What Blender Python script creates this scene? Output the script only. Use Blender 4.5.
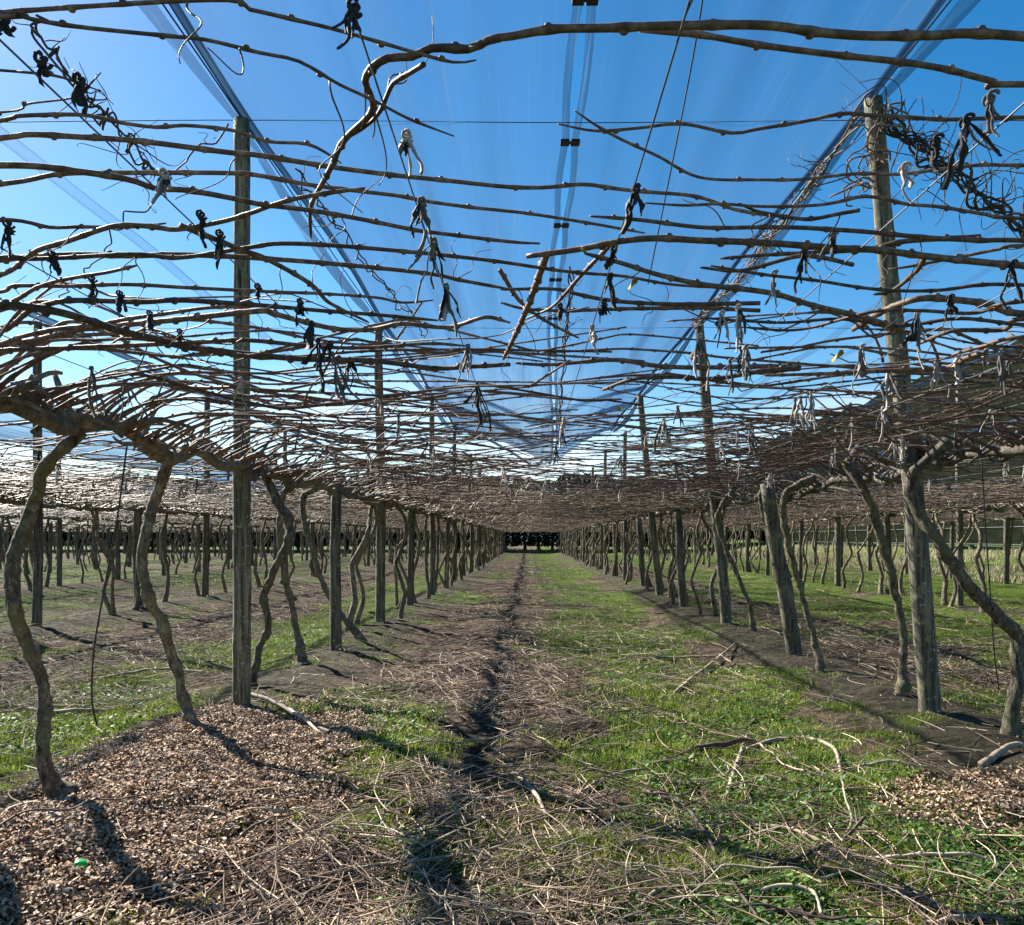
import bpy, math, random
import numpy as np
random.seed(7); rng = np.random.default_rng(7)
R = math.radians
S = bpy.context.scene
for o in list(bpy.data.objects): bpy.data.objects.remove(o)
COL = S.collection

# ------------------------------------------------------------------ camera, sky, sun, exposure
CAM_H = 1.25; FPX = 800.0; VX, VY = 528.0, 538.0
cd = bpy.data.cameras.new('camera'); cam = bpy.data.objects.new('camera', cd); COL.objects.link(cam)
cd.sensor_width = 36.0; cd.lens = FPX / 1024 * 36.0
cd.shift_x = -(VX - 512) / 1024; cd.shift_y = (VY - 462.5) / 1024
cd.clip_start = 0.05; cd.clip_end = 6000
cam.location = (0, 0, CAM_H); cam.rotation_euler = (R(90), 0, 0)
S.camera = cam

SUN_DIR = np.array([-1.03, 0.90, 1.0]); SUN_DIR = SUN_DIR / np.linalg.norm(SUN_DIR)   # towards the sun
elev = math.asin(SUN_DIR[2]); azim = math.atan2(SUN_DIR[0], SUN_DIR[1])
w = bpy.data.worlds.new('World'); S.world = w; w.use_nodes = True
nt = w.node_tree; bg = nt.nodes['Background']
sky = nt.nodes.new('ShaderNodeTexSky'); sky.sky_type = 'NISHITA'; sky.sun_disc = False
sky.sun_elevation = elev; sky.sun_rotation = azim
sky.air_density = 1.0; sky.dust_density = 0.25; sky.ozone_density = 1.6; sky.altitude = 50
# thin fair-weather cloud low over the horizon
tc = nt.nodes.new('ShaderNodeTexCoord'); sep = nt.nodes.new('ShaderNodeSeparateXYZ')
nt.links.new(tc.outputs['Generated'], sep.inputs[0])
mp = nt.nodes.new('ShaderNodeMapping'); mp.inputs['Scale'].default_value = (2.2, 2.2, 9.0)
nt.links.new(tc.outputs['Generated'], mp.inputs[0])
nz = nt.nodes.new('ShaderNodeTexNoise'); nz.inputs['Scale'].default_value = 1.6; nz.inputs['Detail'].default_value = 7
nt.links.new(mp.outputs[0], nz.inputs['Vector'])
cr = nt.nodes.new('ShaderNodeMapRange'); cr.inputs['From Min'].default_value = 0.44; cr.inputs['From Max'].default_value = 0.68
nt.links.new(nz.outputs[0], cr.inputs['Value'])
hz = nt.nodes.new('ShaderNodeMapRange'); hz.inputs['From Min'].default_value = 0.24; hz.inputs['From Max'].default_value = 0.06
nt.links.new(sep.outputs['Z'], hz.inputs['Value'])
ml = nt.nodes.new('ShaderNodeMath'); ml.operation = 'MULTIPLY'
nt.links.new(cr.outputs[0], ml.inputs[0]); nt.links.new(hz.outputs[0], ml.inputs[1])
mx = nt.nodes.new('ShaderNodeMix'); mx.data_type = 'RGBA'
hs = nt.nodes.new('ShaderNodeHueSaturation'); hs.inputs['Saturation'].default_value = 1.45; hs.inputs['Hue'].default_value = 0.497
nt.links.new(sky.outputs[0], hs.inputs['Color'])
nt.links.new(ml.outputs[0], mx.inputs['Factor']); nt.links.new(hs.outputs[0], mx.inputs['A'])
mx.inputs['B'].default_value = (7.6, 8.2, 9.0, 1)
nt.links.new(mx.outputs['Result'], bg.inputs['Color'])
bg.inputs['Strength'].default_value = 0.051
sl = bpy.data.lights.new('sun', 'SUN'); sl.energy = 5.0; sl.angle = R(0.53); sl.color = (1.0, 0.95, 0.87)
sun = bpy.data.objects.new('sun', sl); COL.objects.link(sun)
from mathutils import Vector
sun.rotation_euler = Vector(tuple(-SUN_DIR)).to_track_quat('-Z', 'Y').to_euler()
sun.location = (-20, 10, 30)
S.view_settings.view_transform = 'Standard'; S.view_settings.look = 'None'
S.view_settings.gamma = 1; S.view_settings.exposure = 1.72
S.render.engine = 'CYCLES'; S.cycles.transparent_max_bounces = 24
S.cycles.max_bounces = 6; S.cycles.diffuse_bounces = 2

# ------------------------------------------------------------------ materials
def mat(name, build):
    m = bpy.data.materials.new(name); m.use_nodes = True
    n = m.node_tree.nodes; l = m.node_tree.links
    b = n['Principled BSDF']; build(n, l, b); return m

def ramp(n, stops):
    r = n.new('ShaderNodeValToRGB'); e = r.color_ramp.elements
    while len(e) < len(stops): e.new(0.5)
    for k, (p, c) in enumerate(stops): e[k].position = p; e[k].color = (*c, 1)
    return r

def noise(n, l, scale, detail=5, rough=0.6, vec=None, stretch=None, coord='Object'):
    t = n.new('ShaderNodeTexNoise'); t.inputs['Scale'].default_value = scale
    t.inputs['Detail'].default_value = detail; t.inputs['Roughness'].default_value = rough
    c = n.new('ShaderNodeTexCoord')
    if stretch:
        m = n.new('ShaderNodeMapping'); m.inputs['Scale'].default_value = stretch
        l.new(c.outputs[coord], m.inputs[0]); l.new(m.outputs[0], t.inputs['Vector'])
    else: l.new(c.outputs[coord], t.inputs['Vector'])
    return t

def mixc(n, l, fac, a, b, blend='MIX'):
    m = n.new('ShaderNodeMix'); m.data_type = 'RGBA'; m.blend_type = blend
    for k, v in (('Factor', fac), ('A', a), ('B', b)):
        if isinstance(v, (int, float)): m.inputs[k].default_value = v
        elif isinstance(v, tuple): m.inputs[k].default_value = (*v, 1)
        else: l.new(v, m.inputs[k])
    return m.outputs['Result']

def bump(n, l, b, h, strength=0.4, dist=0.01):
    u = n.new('ShaderNodeBump'); u.inputs['Strength'].default_value = strength; u.inputs['Distance'].default_value = dist
    l.new(h, u.inputs['Height']); l.new(u.outputs[0], b.inputs['Normal'])

def vary(n, l, col, lo=0.7, hi=1.3, src='island'):
    """brightness varied per piece"""
    if src == 'island':
        g = n.new('ShaderNodeNewGeometry'); v = g.outputs['Random Per Island']
    else:
        g = n.new('ShaderNodeObjectInfo'); v = g.outputs['Random']
    mr = n.new('ShaderNodeMapRange'); mr.inputs['To Min'].default_value = lo; mr.inputs['To Max'].default_value = hi
    l.new(v, mr.inputs['Value'])
    h = n.new('ShaderNodeHueSaturation'); l.new(col, h.inputs['Color']); l.new(mr.outputs[0], h.inputs['Value'])
    return h.outputs['Color']

def m_bark(dark, mid, light, scale, rough=0.75, bstr=0.6, bd=0.006, lo=0.75, hi=1.25, src='object'):
    def f(n, l, b):
        t = noise(n, l, scale, 7, 0.68); r = ramp(n, [(0.30, dark), (0.5, mid), (0.72, light)])
        l.new(t.outputs[0], r.inputs[0]); c = vary(n, l, r.outputs[0], lo, hi, src)
        l.new(c, b.inputs['Base Color']); b.inputs['Roughness'].default_value = rough
        b.inputs['Specular IOR Level'].default_value = 0.3
        t2 = noise(n, l, scale * 2.3, 4, 0.7); bump(n, l, b, t2.outputs[0], bstr, bd)
    return f
M = {}
M['cane'] = mat('cane_bark', m_bark((0.055, 0.030, 0.020), (0.14, 0.082, 0.054), (0.34, 0.23, 0.155), 45, 0.62, 0.5, 0.003, 0.6, 1.35))
M['cane_island'] = mat('cane_bark_mass', m_bark((0.075, 0.052, 0.036), (0.20, 0.145, 0.10), (0.44, 0.34, 0.245), 30, 0.55, 0.3, 0.002, 0.5, 1.6, 'island'))
M['leader'] = mat('leader_bark', m_bark((0.05, 0.042, 0.034), (0.15, 0.125, 0.095), (0.32, 0.28, 0.22), 22, 0.85, 0.9, 0.012))
def trunk_bark(n, l, b):
    t = noise(n, l, 26, 8, 0.8, stretch=(1, 1, 0.6)); r = ramp(n, [(0.34, (0.03, 0.023, 0.017)), (0.5, (0.135, 0.100, 0.062)), (0.66, (0.42, 0.345, 0.225))])
    l.new(t.outputs[0], r.inputs[0])
    t3 = noise(n, l, 5, 4, 0.6); r3 = ramp(n, [(0.5, (0, 0, 0)), (0.68, (1, 1, 1))]); l.new(t3.outputs[0], r3.inputs[0])
    c = mixc(n, l, r3.outputs[0], r.outputs[0], (0.17, 0.17, 0.075))
    t5 = noise(n, l, 38, 5, 0.75, stretch=(1, 1, 0.7)); r5 = ramp(n, [(0.60, (0, 0, 0)), (0.66, (1, 1, 1))]); l.new(t5.outputs[0], r5.inputs[0]); c = mixc(n, l, r5.outputs[0], c, (0.42, 0.38, 0.29))
    t6 = noise(n, l, 20, 5, 0.75, stretch=(1, 1, 0.25)); r6 = ramp(n, [(0.36, (1, 1, 1)), (0.43, (0, 0, 0))]); l.new(t6.outputs[0], r6.inputs[0]); c = mixc(n, l, r6.outputs[0], c, (0.022, 0.016, 0.011))
    c = vary(n, l, c, 0.75, 1.2, 'object'); l.new(c, b.inputs['Base Color']); b.inputs['Roughness'].default_value = 0.85
    t2 = noise(n, l, 70, 6, 0.75, stretch=(1, 1, 0.3)); bump(n, l, b, t2.outputs[0], 1.0, 0.02)
M['trunk'] = mat('trunk_bark', trunk_bark)
def post_wood(n, l, b):
    t = noise(n, l, 30, 6, 0.7, stretch=(1, 1, 0.06)); r = ramp(n, [(0.34, (0.022, 0.018, 0.013)), (0.52, (0.10, 0.088, 0.060)), (0.70, (0.29, 0.262, 0.185))])
    l.new(t.outputs[0], r.inputs[0])
    t3 = noise(n, l, 9, 6, 0.75); r3 = ramp(n, [(0.52, (0, 0, 0)), (0.66, (1, 1, 1))]); l.new(t3.outputs[0], r3.inputs[0])
    c = mixc(n, l, r3.outputs[0], r.outputs[0], (0.19, 0.195, 0.10))
    t4 = noise(n, l, 34, 3, 0.6); r4 = ramp(n, [(0.62, (0, 0, 0)), (0.68, (1, 1, 1))]); l.new(t4.outputs[0], r4.inputs[0])
    c = mixc(n, l, r4.outputs[0], c, (0.30, 0.31, 0.25))
    t5 = noise(n, l, 46, 4, 0.6, stretch=(1, 1, 0.035)); r5 = ramp(n, [(0.36, (1, 1, 1)), (0.41, (0, 0, 0))]); l.new(t5.outputs[0], r5.inputs[0]); c = mixc(n, l, r5.outputs[0], c, (0.018, 0.014, 0.010))
    c = vary(n, l, c, 0.75, 1.2, 'object'); l.new(c, b.inputs['Base Color']); b.inputs['Roughness'].default_value = 0.9
    bump(n, l, b, t.outputs[0], 0.7, 0.008)
M['post'] = mat('weathered_post', post_wood)
def simple(c, rough=0.6, metal=0.0, var=None, lo=0.7, hi=1.3):
    def f(n, l, b):
        t = noise(n, l, 25, 4, 0.6); r = ramp(n, [(0.3, tuple(x * 0.72 for x in c)), (0.7, tuple(min(1, x * 1.2) for x in c))])
        l.new(t.outputs[0], r.inputs[0]); o = r.outputs[0]
        if var: o = vary(n, l, o, lo, hi, var)
        l.new(o, b.inputs['Base Color']); b.inputs['Roughness'].default_value = rough; b.inputs['Metallic'].default_value = metal
    return f
M['wire'] = mat('galvanised_wire', simple((0.16, 0.165, 0.17), 0.5, 0.6))
M['cable'] = mat('dark_cable', simple((0.05, 0.055, 0.06), 0.6, 0.3))
M['tie_black'] = mat('black_tie', simple((0.026, 0.022, 0.020), 0.8))
M['tie_grey'] = mat('grey_tie', simple((0.15, 0.13, 0.115), 0.85))
M['tie_pale'] = mat('pale_tie', simple((0.44, 0.38, 0.33), 0.85))
M['hose'] = mat('black_hose', simple((0.02, 0.02, 0.02), 0.5))
M['clip'] = mat('black_clip', simple((0.010, 0.010, 0.012), 0.5))
M['green_plastic'] = mat('green_plastic', simple((0.01, 0.42, 0.06), 0.35))
M['stone'] = mat('pale_stone', simple((0.30, 0.28, 0.24), 0.9))
M['yellow_leaf'] = mat('yellow_leaf', simple((0.50, 0.34, 0.03), 0.6))
M['twine_stem'] = mat('dead_twining_stem', simple((0.07, 0.052, 0.042), 0.8))
M['twine_pale'] = mat('dry_twining_stem', simple((0.17, 0.125, 0.09), 0.8))

def chips(n, l, b):
    g = n.new('ShaderNodeNewGeometry')
    r = ramp(n, [(0.0, (0.05, 0.028, 0.018)), (0.27, (0.18, 0.104, 0.060)), (0.6, (0.36, 0.228, 0.135)), (0.86, (0.55, 0.395, 0.25)), (1.0, (0.78, 0.65, 0.48))])
    l.new(g.outputs['Random Per Island'], r.inputs[0]); l.new(r.outputs[0], b.inputs['Base Color']); b.inputs['Roughness'].default_value = 0.85
M['chips'] = mat('wood_chips', chips)
def twigs(n, l, b):
    g = n.new('ShaderNodeNewGeometry')
    r = ramp(n, [(0.0, (0.03, 0.019, 0.013)), (0.33, (0.135, 0.083, 0.054)), (0.66, (0.285, 0.190, 0.122)), (0.86, (0.46, 0.345, 0.22)), (1.0, (0.62, 0.53, 0.38))])
    l.new(g.outputs['Random Per Island'], r.inputs[0]); l.new(r.outputs[0], b.inputs['Base Color']); b.inputs['Roughness'].default_value = 0.8
M['twigs'] = mat('pruning_litter', twigs)
def blades(cols, trans=0.25):
    def f(n, l, b):
        g = n.new('ShaderNodeNewGeometry'); k = len(cols)
        r = ramp(n, [(i / (k - 1), c) for i, c in enumerate(cols)])
        l.new(g.outputs['Random Per Island'], r.inputs[0]); l.new(r.outputs[0], b.inputs['Base Color']); b.inputs['Roughness'].default_value = 0.6
        out = n['Material Output']; tr = n.new('ShaderNodeBsdfTranslucent'); l.new(r.outputs[0], tr.inputs[0])
        mx = n.new('ShaderNodeMixShader'); mx.inputs[0].default_value = trans
        l.new(b.outputs[0], mx.inputs[1]); l.new(tr.outputs[0], mx.inputs[2]); l.new(mx.outputs[0], out.inputs[0])
    return f
M['grass'] = mat('green_grass', blades([(0.05, 0.075, 0.010), (0.13, 0.195, 0.014), (0.21, 0.285, 0.020), (0.28, 0.36, 0.04), (0.36, 0.35, 0.10)], 0.35))
M['clover'] = mat('clover_leaves', blades([(0.035, 0.085, 0.012), (0.065, 0.15, 0.018), (0.11, 0.23, 0.03)], 0.3))
M['drygrass'] = mat('dry_grass', blades([(0.26, 0.22, 0.11), (0.38, 0.33, 0.19), (0.46, 0.41, 0.26), (0.15, 0.20, 0.06)], 0.3))
M['conifer'] = mat('shelter_foliage', blades([(0.006, 0.012, 0.006), (0.012, 0.022, 0.010), (0.022, 0.036, 0.014)], 0.1))
M['shelter_trunk'] = mat('shelter_bark', m_bark((0.03, 0.025, 0.02), (0.07, 0.06, 0.045), (0.12, 0.10, 0.08), 10))
def windcloth(n, l, b):
    t = noise(n, l, 1.2, 5, 0.6, stretch=(1, 1, 2.5)); r = ramp(n, [(0.3, (0.006, 0.008, 0.005)), (0.7, (0.016, 0.019, 0.012))])
    l.new(t.outputs[0], r.inputs[0]); l.new(r.outputs[0], b.inputs['Base Color']); b.inputs['Roughness'].default_value = 1.0; b.inputs['Specular IOR Level'].default_value = 0.0
M['windcloth'] = mat('windbreak_cloth', windcloth)

def net_mat(op_lo, op_hi, col):
    """woven hail net: mostly see-through, denser along folds running with the lane"""
    def f(n, l, b):
        out = n['Material Output']; n.remove(b)
        d = n.new('ShaderNodeBsdfDiffuse'); d.inputs[0].default_value = (*col, 1)
        tl = n.new('ShaderNodeBsdfTranslucent'); tl.inputs[0].default_value = (*col, 1)
        nc = n.new('ShaderNodeMix'); nc.data_type = 'RGBA'; nc.inputs['A'].default_value = (*col, 1); nc.inputs['B'].default_value = (0.10, 0.19, 0.32, 1); l.new(nc.outputs['Result'], d.inputs[0]); l.new(nc.outputs['Result'], tl.inputs[0])
        m1 = n.new('ShaderNodeMixShader'); m1.inputs[0].default_value = 0.5
        l.new(d.outputs[0], m1.inputs[1]); l.new(tl.outputs[0], m1.inputs[2])
        tp = n.new('ShaderNodeBsdfTransparent')
        c = n.new('ShaderNodeTexCoord')
        # broad folds
        mp = n.new('ShaderNodeMapping'); mp.inputs['Scale'].default_value = (2.6, 0.05, 1); mp.inputs['Rotation'].default_value = (0, 0, 0.03)
        l.new(c.outputs['Object'], mp.inputs[0])
        t = n.new('ShaderNodeTexNoise'); t.inputs['Scale'].default_value = 1.6; t.inputs['Detail'].default_value = 3; l.new(mp.outputs[0], t.inputs['Vector'])
        r = ramp(n, [(0.50, (0, 0, 0)), (0.72, (1, 1, 1))]); l.new(t.outputs[0], r.inputs[0])
        # fine threads
        mp2 = n.new('ShaderNodeMapping'); mp2.inputs['Scale'].default_value = (38, 0.55, 1); l.new(c.outputs['Object'], mp2.inputs[0])
        t2 = n.new('ShaderNodeTexNoise'); t2.inputs['Scale'].default_value = 1.5; t2.inputs['Detail'].default_value = 3; l.new(mp2.outputs[0], t2.inputs['Vector'])
        r2 = ramp(n, [(0.56, (0, 0, 0)), (0.76, (1, 1, 1))]); l.new(t2.outputs[0], r2.inputs[0])
        l.new(r2.outputs[0], nc.inputs['Factor'])
        a = n.new('ShaderNodeMath'); a.operation = 'MULTIPLY_ADD'; l.new(r.outputs[0], a.inputs[0]); a.inputs[1].default_value = (op_hi - op_lo) * 0.95; a.inputs[2].default_value = op_lo
        a2 = n.new('ShaderNodeMath'); a2.operation = 'MULTIPLY_ADD'; l.new(r2.outputs[0], a2.inputs[0]); a2.inputs[1].default_value = (op_hi - op_lo) * 0.22; l.new(a.outputs[0], a2.inputs[2])
        ge = n.new('ShaderNodeNewGeometry'); dt = n.new('ShaderNodeVectorMath'); dt.operation = 'DOT_PRODUCT'; l.new(ge.outputs['Incoming'], dt.inputs[0]); l.new(ge.outputs['Normal'], dt.inputs[1])
        ab = n.new('ShaderNodeMath'); ab.operation = 'ABSOLUTE'; l.new(dt.outputs['Value'], ab.inputs[0])
        mxx = n.new('ShaderNodeMath'); mxx.operation = 'MAXIMUM'; l.new(ab.outputs[0], mxx.inputs[0]); mxx.inputs[1].default_value = 0.12
        iv = n.new('ShaderNodeMath'); iv.operation = 'DIVIDE'; iv.inputs[0].default_value = 1.0; l.new(mxx.outputs[0], iv.inputs[1])
        om = n.new('ShaderNodeMath'); om.operation = 'SUBTRACT'; om.inputs[0].default_value = 1.0; l.new(a2.outputs[0], om.inputs[1])
        pw = n.new('ShaderNodeMath'); pw.operation = 'POWER'; l.new(om.outputs[0], pw.inputs[0]); l.new(iv.outputs[0], pw.inputs[1])
        op = n.new('ShaderNodeMath'); op.operation = 'SUBTRACT'; op.inputs[0].default_value = 1.0; l.new(pw.outputs[0], op.inputs[1])
        m2 = n.new('ShaderNodeMixShader'); l.new(op.outputs[0], m2.inputs[0]); l.new(tp.outputs[0], m2.inputs[1]); l.new(m1.outputs[0], m2.inputs[2])
        l.new(m2.outputs[0], out.inputs[0])
    return f
M['net'] = mat('hail_net', net_mat(0.16, 0.36, (0.06, 0.145, 0.29)))
M['net_hem'] = mat('net_hem', net_mat(0.36, 0.56, (0.025, 0.06, 0.12)))
M['net_roll'] = mat('rolled_net', net_mat(0.5, 0.7, (0.03, 0.075, 0.15)))
M['net_thin'] = mat('net_thin', net_mat(0.04, 0.09, (0.06, 0.11, 0.2)))

# ------------------------------------------------------------------ mesh helpers
def tag(o, label=None, cat=None, group=None, kind=None):
    if label: o['label'] = label
    if cat: o['category'] = cat
    if group: o['group'] = group
    if kind: o['kind'] = kind
    return o
def empty(name, loc, label=None, cat=None, group=None):
    o = bpy.data.objects.new(name, None); o.empty_display_size = 0.1; COL.objects.link(o); o.location = loc
    return tag(o, label, cat, group)
def np_mesh(name, V, polys, material, smooth=True):
    """polys: list of (F,k) int arrays"""
    me = bpy.data.meshes.new(name)
    V = np.asarray(V, dtype=np.float32); me.vertices.add(len(V)); me.vertices.foreach_set('co', V.ravel())
    loops = np.concatenate([p.ravel() for p in polys]); tot = np.concatenate([np.full(len(p), p.shape[1]) for p in polys])
    me.loops.add(len(loops)); me.loops.foreach_set('vertex_index', loops.astype(np.int32))
    start = np.concatenate([[0], np.cumsum(tot)[:-1]])
    me.polygons.add(len(tot)); me.polygons.foreach_set('loop_start', start.astype(np.int32)); me.polygons.foreach_set('loop_total', tot.astype(np.int32))
    me.polygons.foreach_set('use_smooth', np.full(len(tot), smooth))
    me.update(calc_edges=True); me.validate()
    me.materials.append(material); return me
def link(name, me, parent=None, loc=None):
    o = bpy.data.objects.new(name, me); COL.objects.link(o)
    if parent: o.parent = parent
    if loc is not None: o.location = loc
    return o
class Geo:
    def __init__(s): s.V = []; s.P = {}; s.n = 0
    def add(s, V, polys):
        for p in polys: s.P.setdefault(p.shape[1], []).append(np.asarray(p) + s.n)
        s.V.append(np.asarray(V)); s.n += len(V)
    def mesh(s, name, material, off=(0, 0, 0), smooth=True):
        V = np.concatenate(s.V) - np.asarray(off)
        return np_mesh(name, V, [np.concatenate(v) for v in s.P.values()], material, smooth)
def tubes(P, Rr, K=6, cap=True):
    """P (N,S,3), Rr (N,S)"""
    P = np.asarray(P, float); Rr = np.asarray(Rr, float)
    if P.ndim == 2: P = P[None]; Rr = Rr[None]
    N, Sg, _ = P.shape
    T = np.gradient(P, axis=1); T /= (np.linalg.norm(T, axis=2, keepdims=True) + 1e-9)
    mean = np.abs(T.mean(axis=1)); ref = np.zeros((N, 3)); ref[np.arange(N), mean.argmin(axis=1)] = 1
    U = np.cross(T, ref[:, None, :]); U /= (np.linalg.norm(U, axis=2, keepdims=True) + 1e-9)
    W = np.cross(T, U)
    a = np.arange(K) / K * 2 * np.pi
    V = P[:, :, None, :] + Rr[:, :, None, None] * (np.cos(a)[None, None, :, None] * U[:, :, None, :] + np.sin(a)[None, None, :, None] * W[:, :, None, :])
    idx = np.arange(N * Sg * K).reshape(N, Sg, K); nx = np.roll(idx, -1, axis=2)
    q = np.stack([idx[:, :-1], nx[:, :-1], nx[:, 1:], idx[:, 1:]], axis=-1).reshape(-1, 4)
    polys = [q]
    if cap:
        polys.append(np.concatenate([idx[:, 0][:, ::-1], idx[:, -1]]))
    return V.reshape(-1, 3), polys
def spline(pts, n):
    """Catmull-Rom through pts (k,d) resampled evenly to n"""
    p = np.asarray(pts, float)
    if len(p) == 2: p = np.array([p[0], (p[0] + p[1]) / 2, p[1]])
    q = np.vstack([2 * p[0] - p[1], p, 2 * p[-1] - p[-2]]); out = []
    t = np.linspace(0, 1, 14, endpoint=False)[:, None]
    for i in range(len(p) - 1):
        a, b, c, d = q[i], q[i + 1], q[i + 2], q[i + 3]
        out.append(0.5 * (2 * b + (c - a) * t + (2 * a - 5 * b + 4 * c - d) * t ** 2 + (3 * b - a - 3 * c + d) * t ** 3))
    o = np.vstack(out + [p[-1:]]); k = min(3, o.shape[1])
    s = np.concatenate([[0], np.cumsum(np.linalg.norm(np.diff(o[:, :k], axis=0), axis=1))])
    u = np.linspace(0, s[-1], n)
    return np.stack([np.interp(u, s, o[:, j]) for j in range(o.shape[1])], axis=1)
def smooth_noise(n, k, amp, r=rng):
    """n samples of smooth random walk with k knots, 3 columns"""
    kn = r.normal(0, amp, (max(k, 3), 3)); return spline(kn, n)
BALL_V = []; BALL_P = []
def ball(center, r, scale=(1, 1, 1), nu=6, nv=4):
    v = [(0, 0, 1)]
    for i in range(1, nv):
        th = math.pi * i / nv
        for j in range(nu): v.append((math.sin(th) * math.cos(2 * math.pi * j / nu), math.sin(th) * math.sin(2 * math.pi * j / nu), math.cos(th)))
    v.append((0, 0, -1)); v = np.array(v) * r * np.array(scale) + np.array(center)
    tri = []; qd = []
    for j in range(nu):
        tri.append((0, 1 + j, 1 + (j + 1) % nu)); b = 1 + (nv - 2) * nu; tri.append((len(v) - 1, b + (j + 1) % nu, b + j))
        for i in range(nv - 2):
            a = 1 + i * nu; qd.append((a + j, a + nu + j, a + nu + (j + 1) % nu, a + (j + 1) % nu))
    return v, [np.array(tri), np.array(qd)]
def box(g, c, s):
    c = np.array(c); s = np.array(s) / 2
    v = np.array([(x, y, z) for x in (-1, 1) for y in (-1, 1) for z in (-1, 1)]) * s + c
    g.add(v, [np.array([(0, 1, 3, 2), (4, 6, 7, 5), (0, 4, 5, 1), (2, 3, 7, 6), (0, 2, 6, 4), (1, 5, 7, 3)])])
ONES = ['', 'first', 'second', 'third', 'fourth', 'fifth', 'sixth', 'seventh', 'eighth', 'ninth', 'tenth', 'eleventh', 'twelfth', 'thirteenth', 'fourteenth', 'fifteenth', 'sixteenth', 'seventeenth', 'eighteenth', 'nineteenth']
TENS = {20: ('twentieth', 'twenty'), 30: ('thirtieth', 'thirty'), 40: ('fortieth', 'forty'), 50: ('fiftieth', 'fifty')}
def ordinal(n):
    if n < 20: return ONES[n]
    t = TENS[n // 10 * 10]; return t[0] if n % 10 == 0 else t[1] + '-' + ONES[n % 10]

# ------------------------------------------------------------------ terrain
ROWS = [2.9, 8.05, 13.2, -2.15, -7.05, -12.3, -17.4, -22.5, -27.6, -32.7, -37.8, -42.9]
def vnoise(x, y, seed=0):
    """cheap value noise"""
    xi = np.floor(x).astype(int); yi = np.floor(y).astype(int); fx = x - xi; fy = y - yi
    fx = fx * fx * (3 - 2 * fx); fy = fy * fy * (3 - 2 * fy)
    def h(a, b):
        v = np.sin(a * 127.1 + b * 311.7 + seed * 74.7) * 43758.5453; return v - np.floor(v)
    return (h(xi, yi) * (1 - fx) + h(xi + 1, yi) * fx) * (1 - fy) + (h(xi, yi + 1) * (1 - fx) + h(xi + 1, yi + 1) * fx) * fy
def sstep(a, b, x): t = np.clip((x - a) / (b - a), 0, 1); return t * t * (3 - 2 * t)
def height(x, y):
    x = np.asarray(x, float); y = np.asarray(y, float)
    h = np.zeros(np.broadcast(x, y).shape)
    for r in ROWS: h = h + 0.09 * np.exp(-((x - r) / 0.65) ** 2)
    h = h - 0.09
    h = h + 0.045 * np.exp(-((x + 0.45) / 0.7) ** 2)                       # windrow
    h = h + 0.09 * (vnoise(x * 3.2, y * 2.4, 6) - 0.45) * np.exp(-((x + 0.2) / 1.0) ** 2) * sstep(16, 6, y)
    h = h + 0.06 * np.exp(-((x + 1.45) / 0.75) ** 2 - ((y - 4.2) / 1.5) ** 2)  # mulch heap
    fade = np.exp(-(np.hypot(x, y - 5) / 40) ** 2)
    h = h + fade * (0.05 * (vnoise(x * 1.3, y * 1.3, 1) - 0.5) + 0.035 * (vnoise(x * 4, y * 4, 2) - 0.5) + 0.035 * (vnoise(x * 9, y * 9, 3) - 0.5))
    h = h + 0.75 * sstep(14.5, 21, x) * (x < 400) + 0.5 * sstep(72, 78, y) * (np.abs(x) < 400)
    return h
def gh(x, y): return float(height(np.array([x]), np.array([y]))[0])
def axis(lo, hi, dense_lo, dense_hi, step):
    d = list(np.arange(dense_lo, dense_hi + step / 2, step)); s = step; v = dense_hi
    while v < hi: s *= 1.22; v += s; d.append(min(v, hi))
    s = step; v = dense_lo; a = []
    while v > lo: s *= 1.22; v -= s; a.append(max(v, lo))
    return np.array(a[::-1] + d)
gx = axis(-2000, 2000, -6, 7, 0.06); gy = axis(-300, 3000, 1.5, 13, 0.06)
X, Y = np.meshgrid(gx, gy, indexing='ij'); Z = height(X, Y)
nx_, ny_ = X.shape; idx = np.arange(nx_ * ny_).reshape(nx_, ny_)
q = np.stack([idx[:-1, :-1], idx[1:, :-1], idx[1:, 1:], idx[:-1, 1:]], axis=-1).reshape(-1, 4)

def green_mask(x, y):
    """where green growth shows, 0..1 (used for planting blades)"""
    n = vnoise(x * 0.9, y * 0.65, 11) * 0.40 + vnoise(x * 2.5, y * 2.0, 12) * 0.40 + vnoise(x * 6.5, y * 5.5, 13) * 0.24
    base = np.full(np.shape(x), 0.34)
    base = base + 0.25 * np.exp(-((x - 1.25) / 0.95) ** 2)
    base = base + 0.30 * np.exp(-((x + 3.4) / 0.9) ** 2) + 0.24 * sstep(4.4, 6.0, x)
    base = base - (0.02 + 0.17 * sstep(4.5, 10, y)) * np.exp(-((x + 0.45) / 0.75) ** 2)
    base = base - 0.18 * np.exp(-((x + 5.0) / 1.1) ** 2)
    base = base + 0.06 * sstep(-5.5, -8, x)
    for r in ROWS[:5]: base = base - 0.17 * np.exp(-((x - r) / 0.42) ** 2)
    base = base + 0.18 * np.exp(-((x - 0.3) / 1.6) ** 2) * sstep(5.0, 2.5, y)
    return np.clip((n + base - 0.80) / 0.26, 0, 1)
col = green_mask(X, Y)
gm = np_mesh('ground', np.stack([X, Y, Z], -1).reshape(-1, 3), [q], None, True); gm.materials.clear()
att = gm.attributes.new('green', 'FLOAT', 'POINT'); att.data.foreach_set('value', col.ravel().astype(np.float32))
def soil_mask(x):
    s = np.zeros(np.shape(x))
    for r in ROWS[:5]: s = np.maximum(s, np.exp(-((x - r) / 0.62) ** 2))
    return s
att = gm.attributes.new('soil', 'FLOAT', 'POINT'); att.data.foreach_set('value', soil_mask(X).ravel().astype(np.float32))
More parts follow.
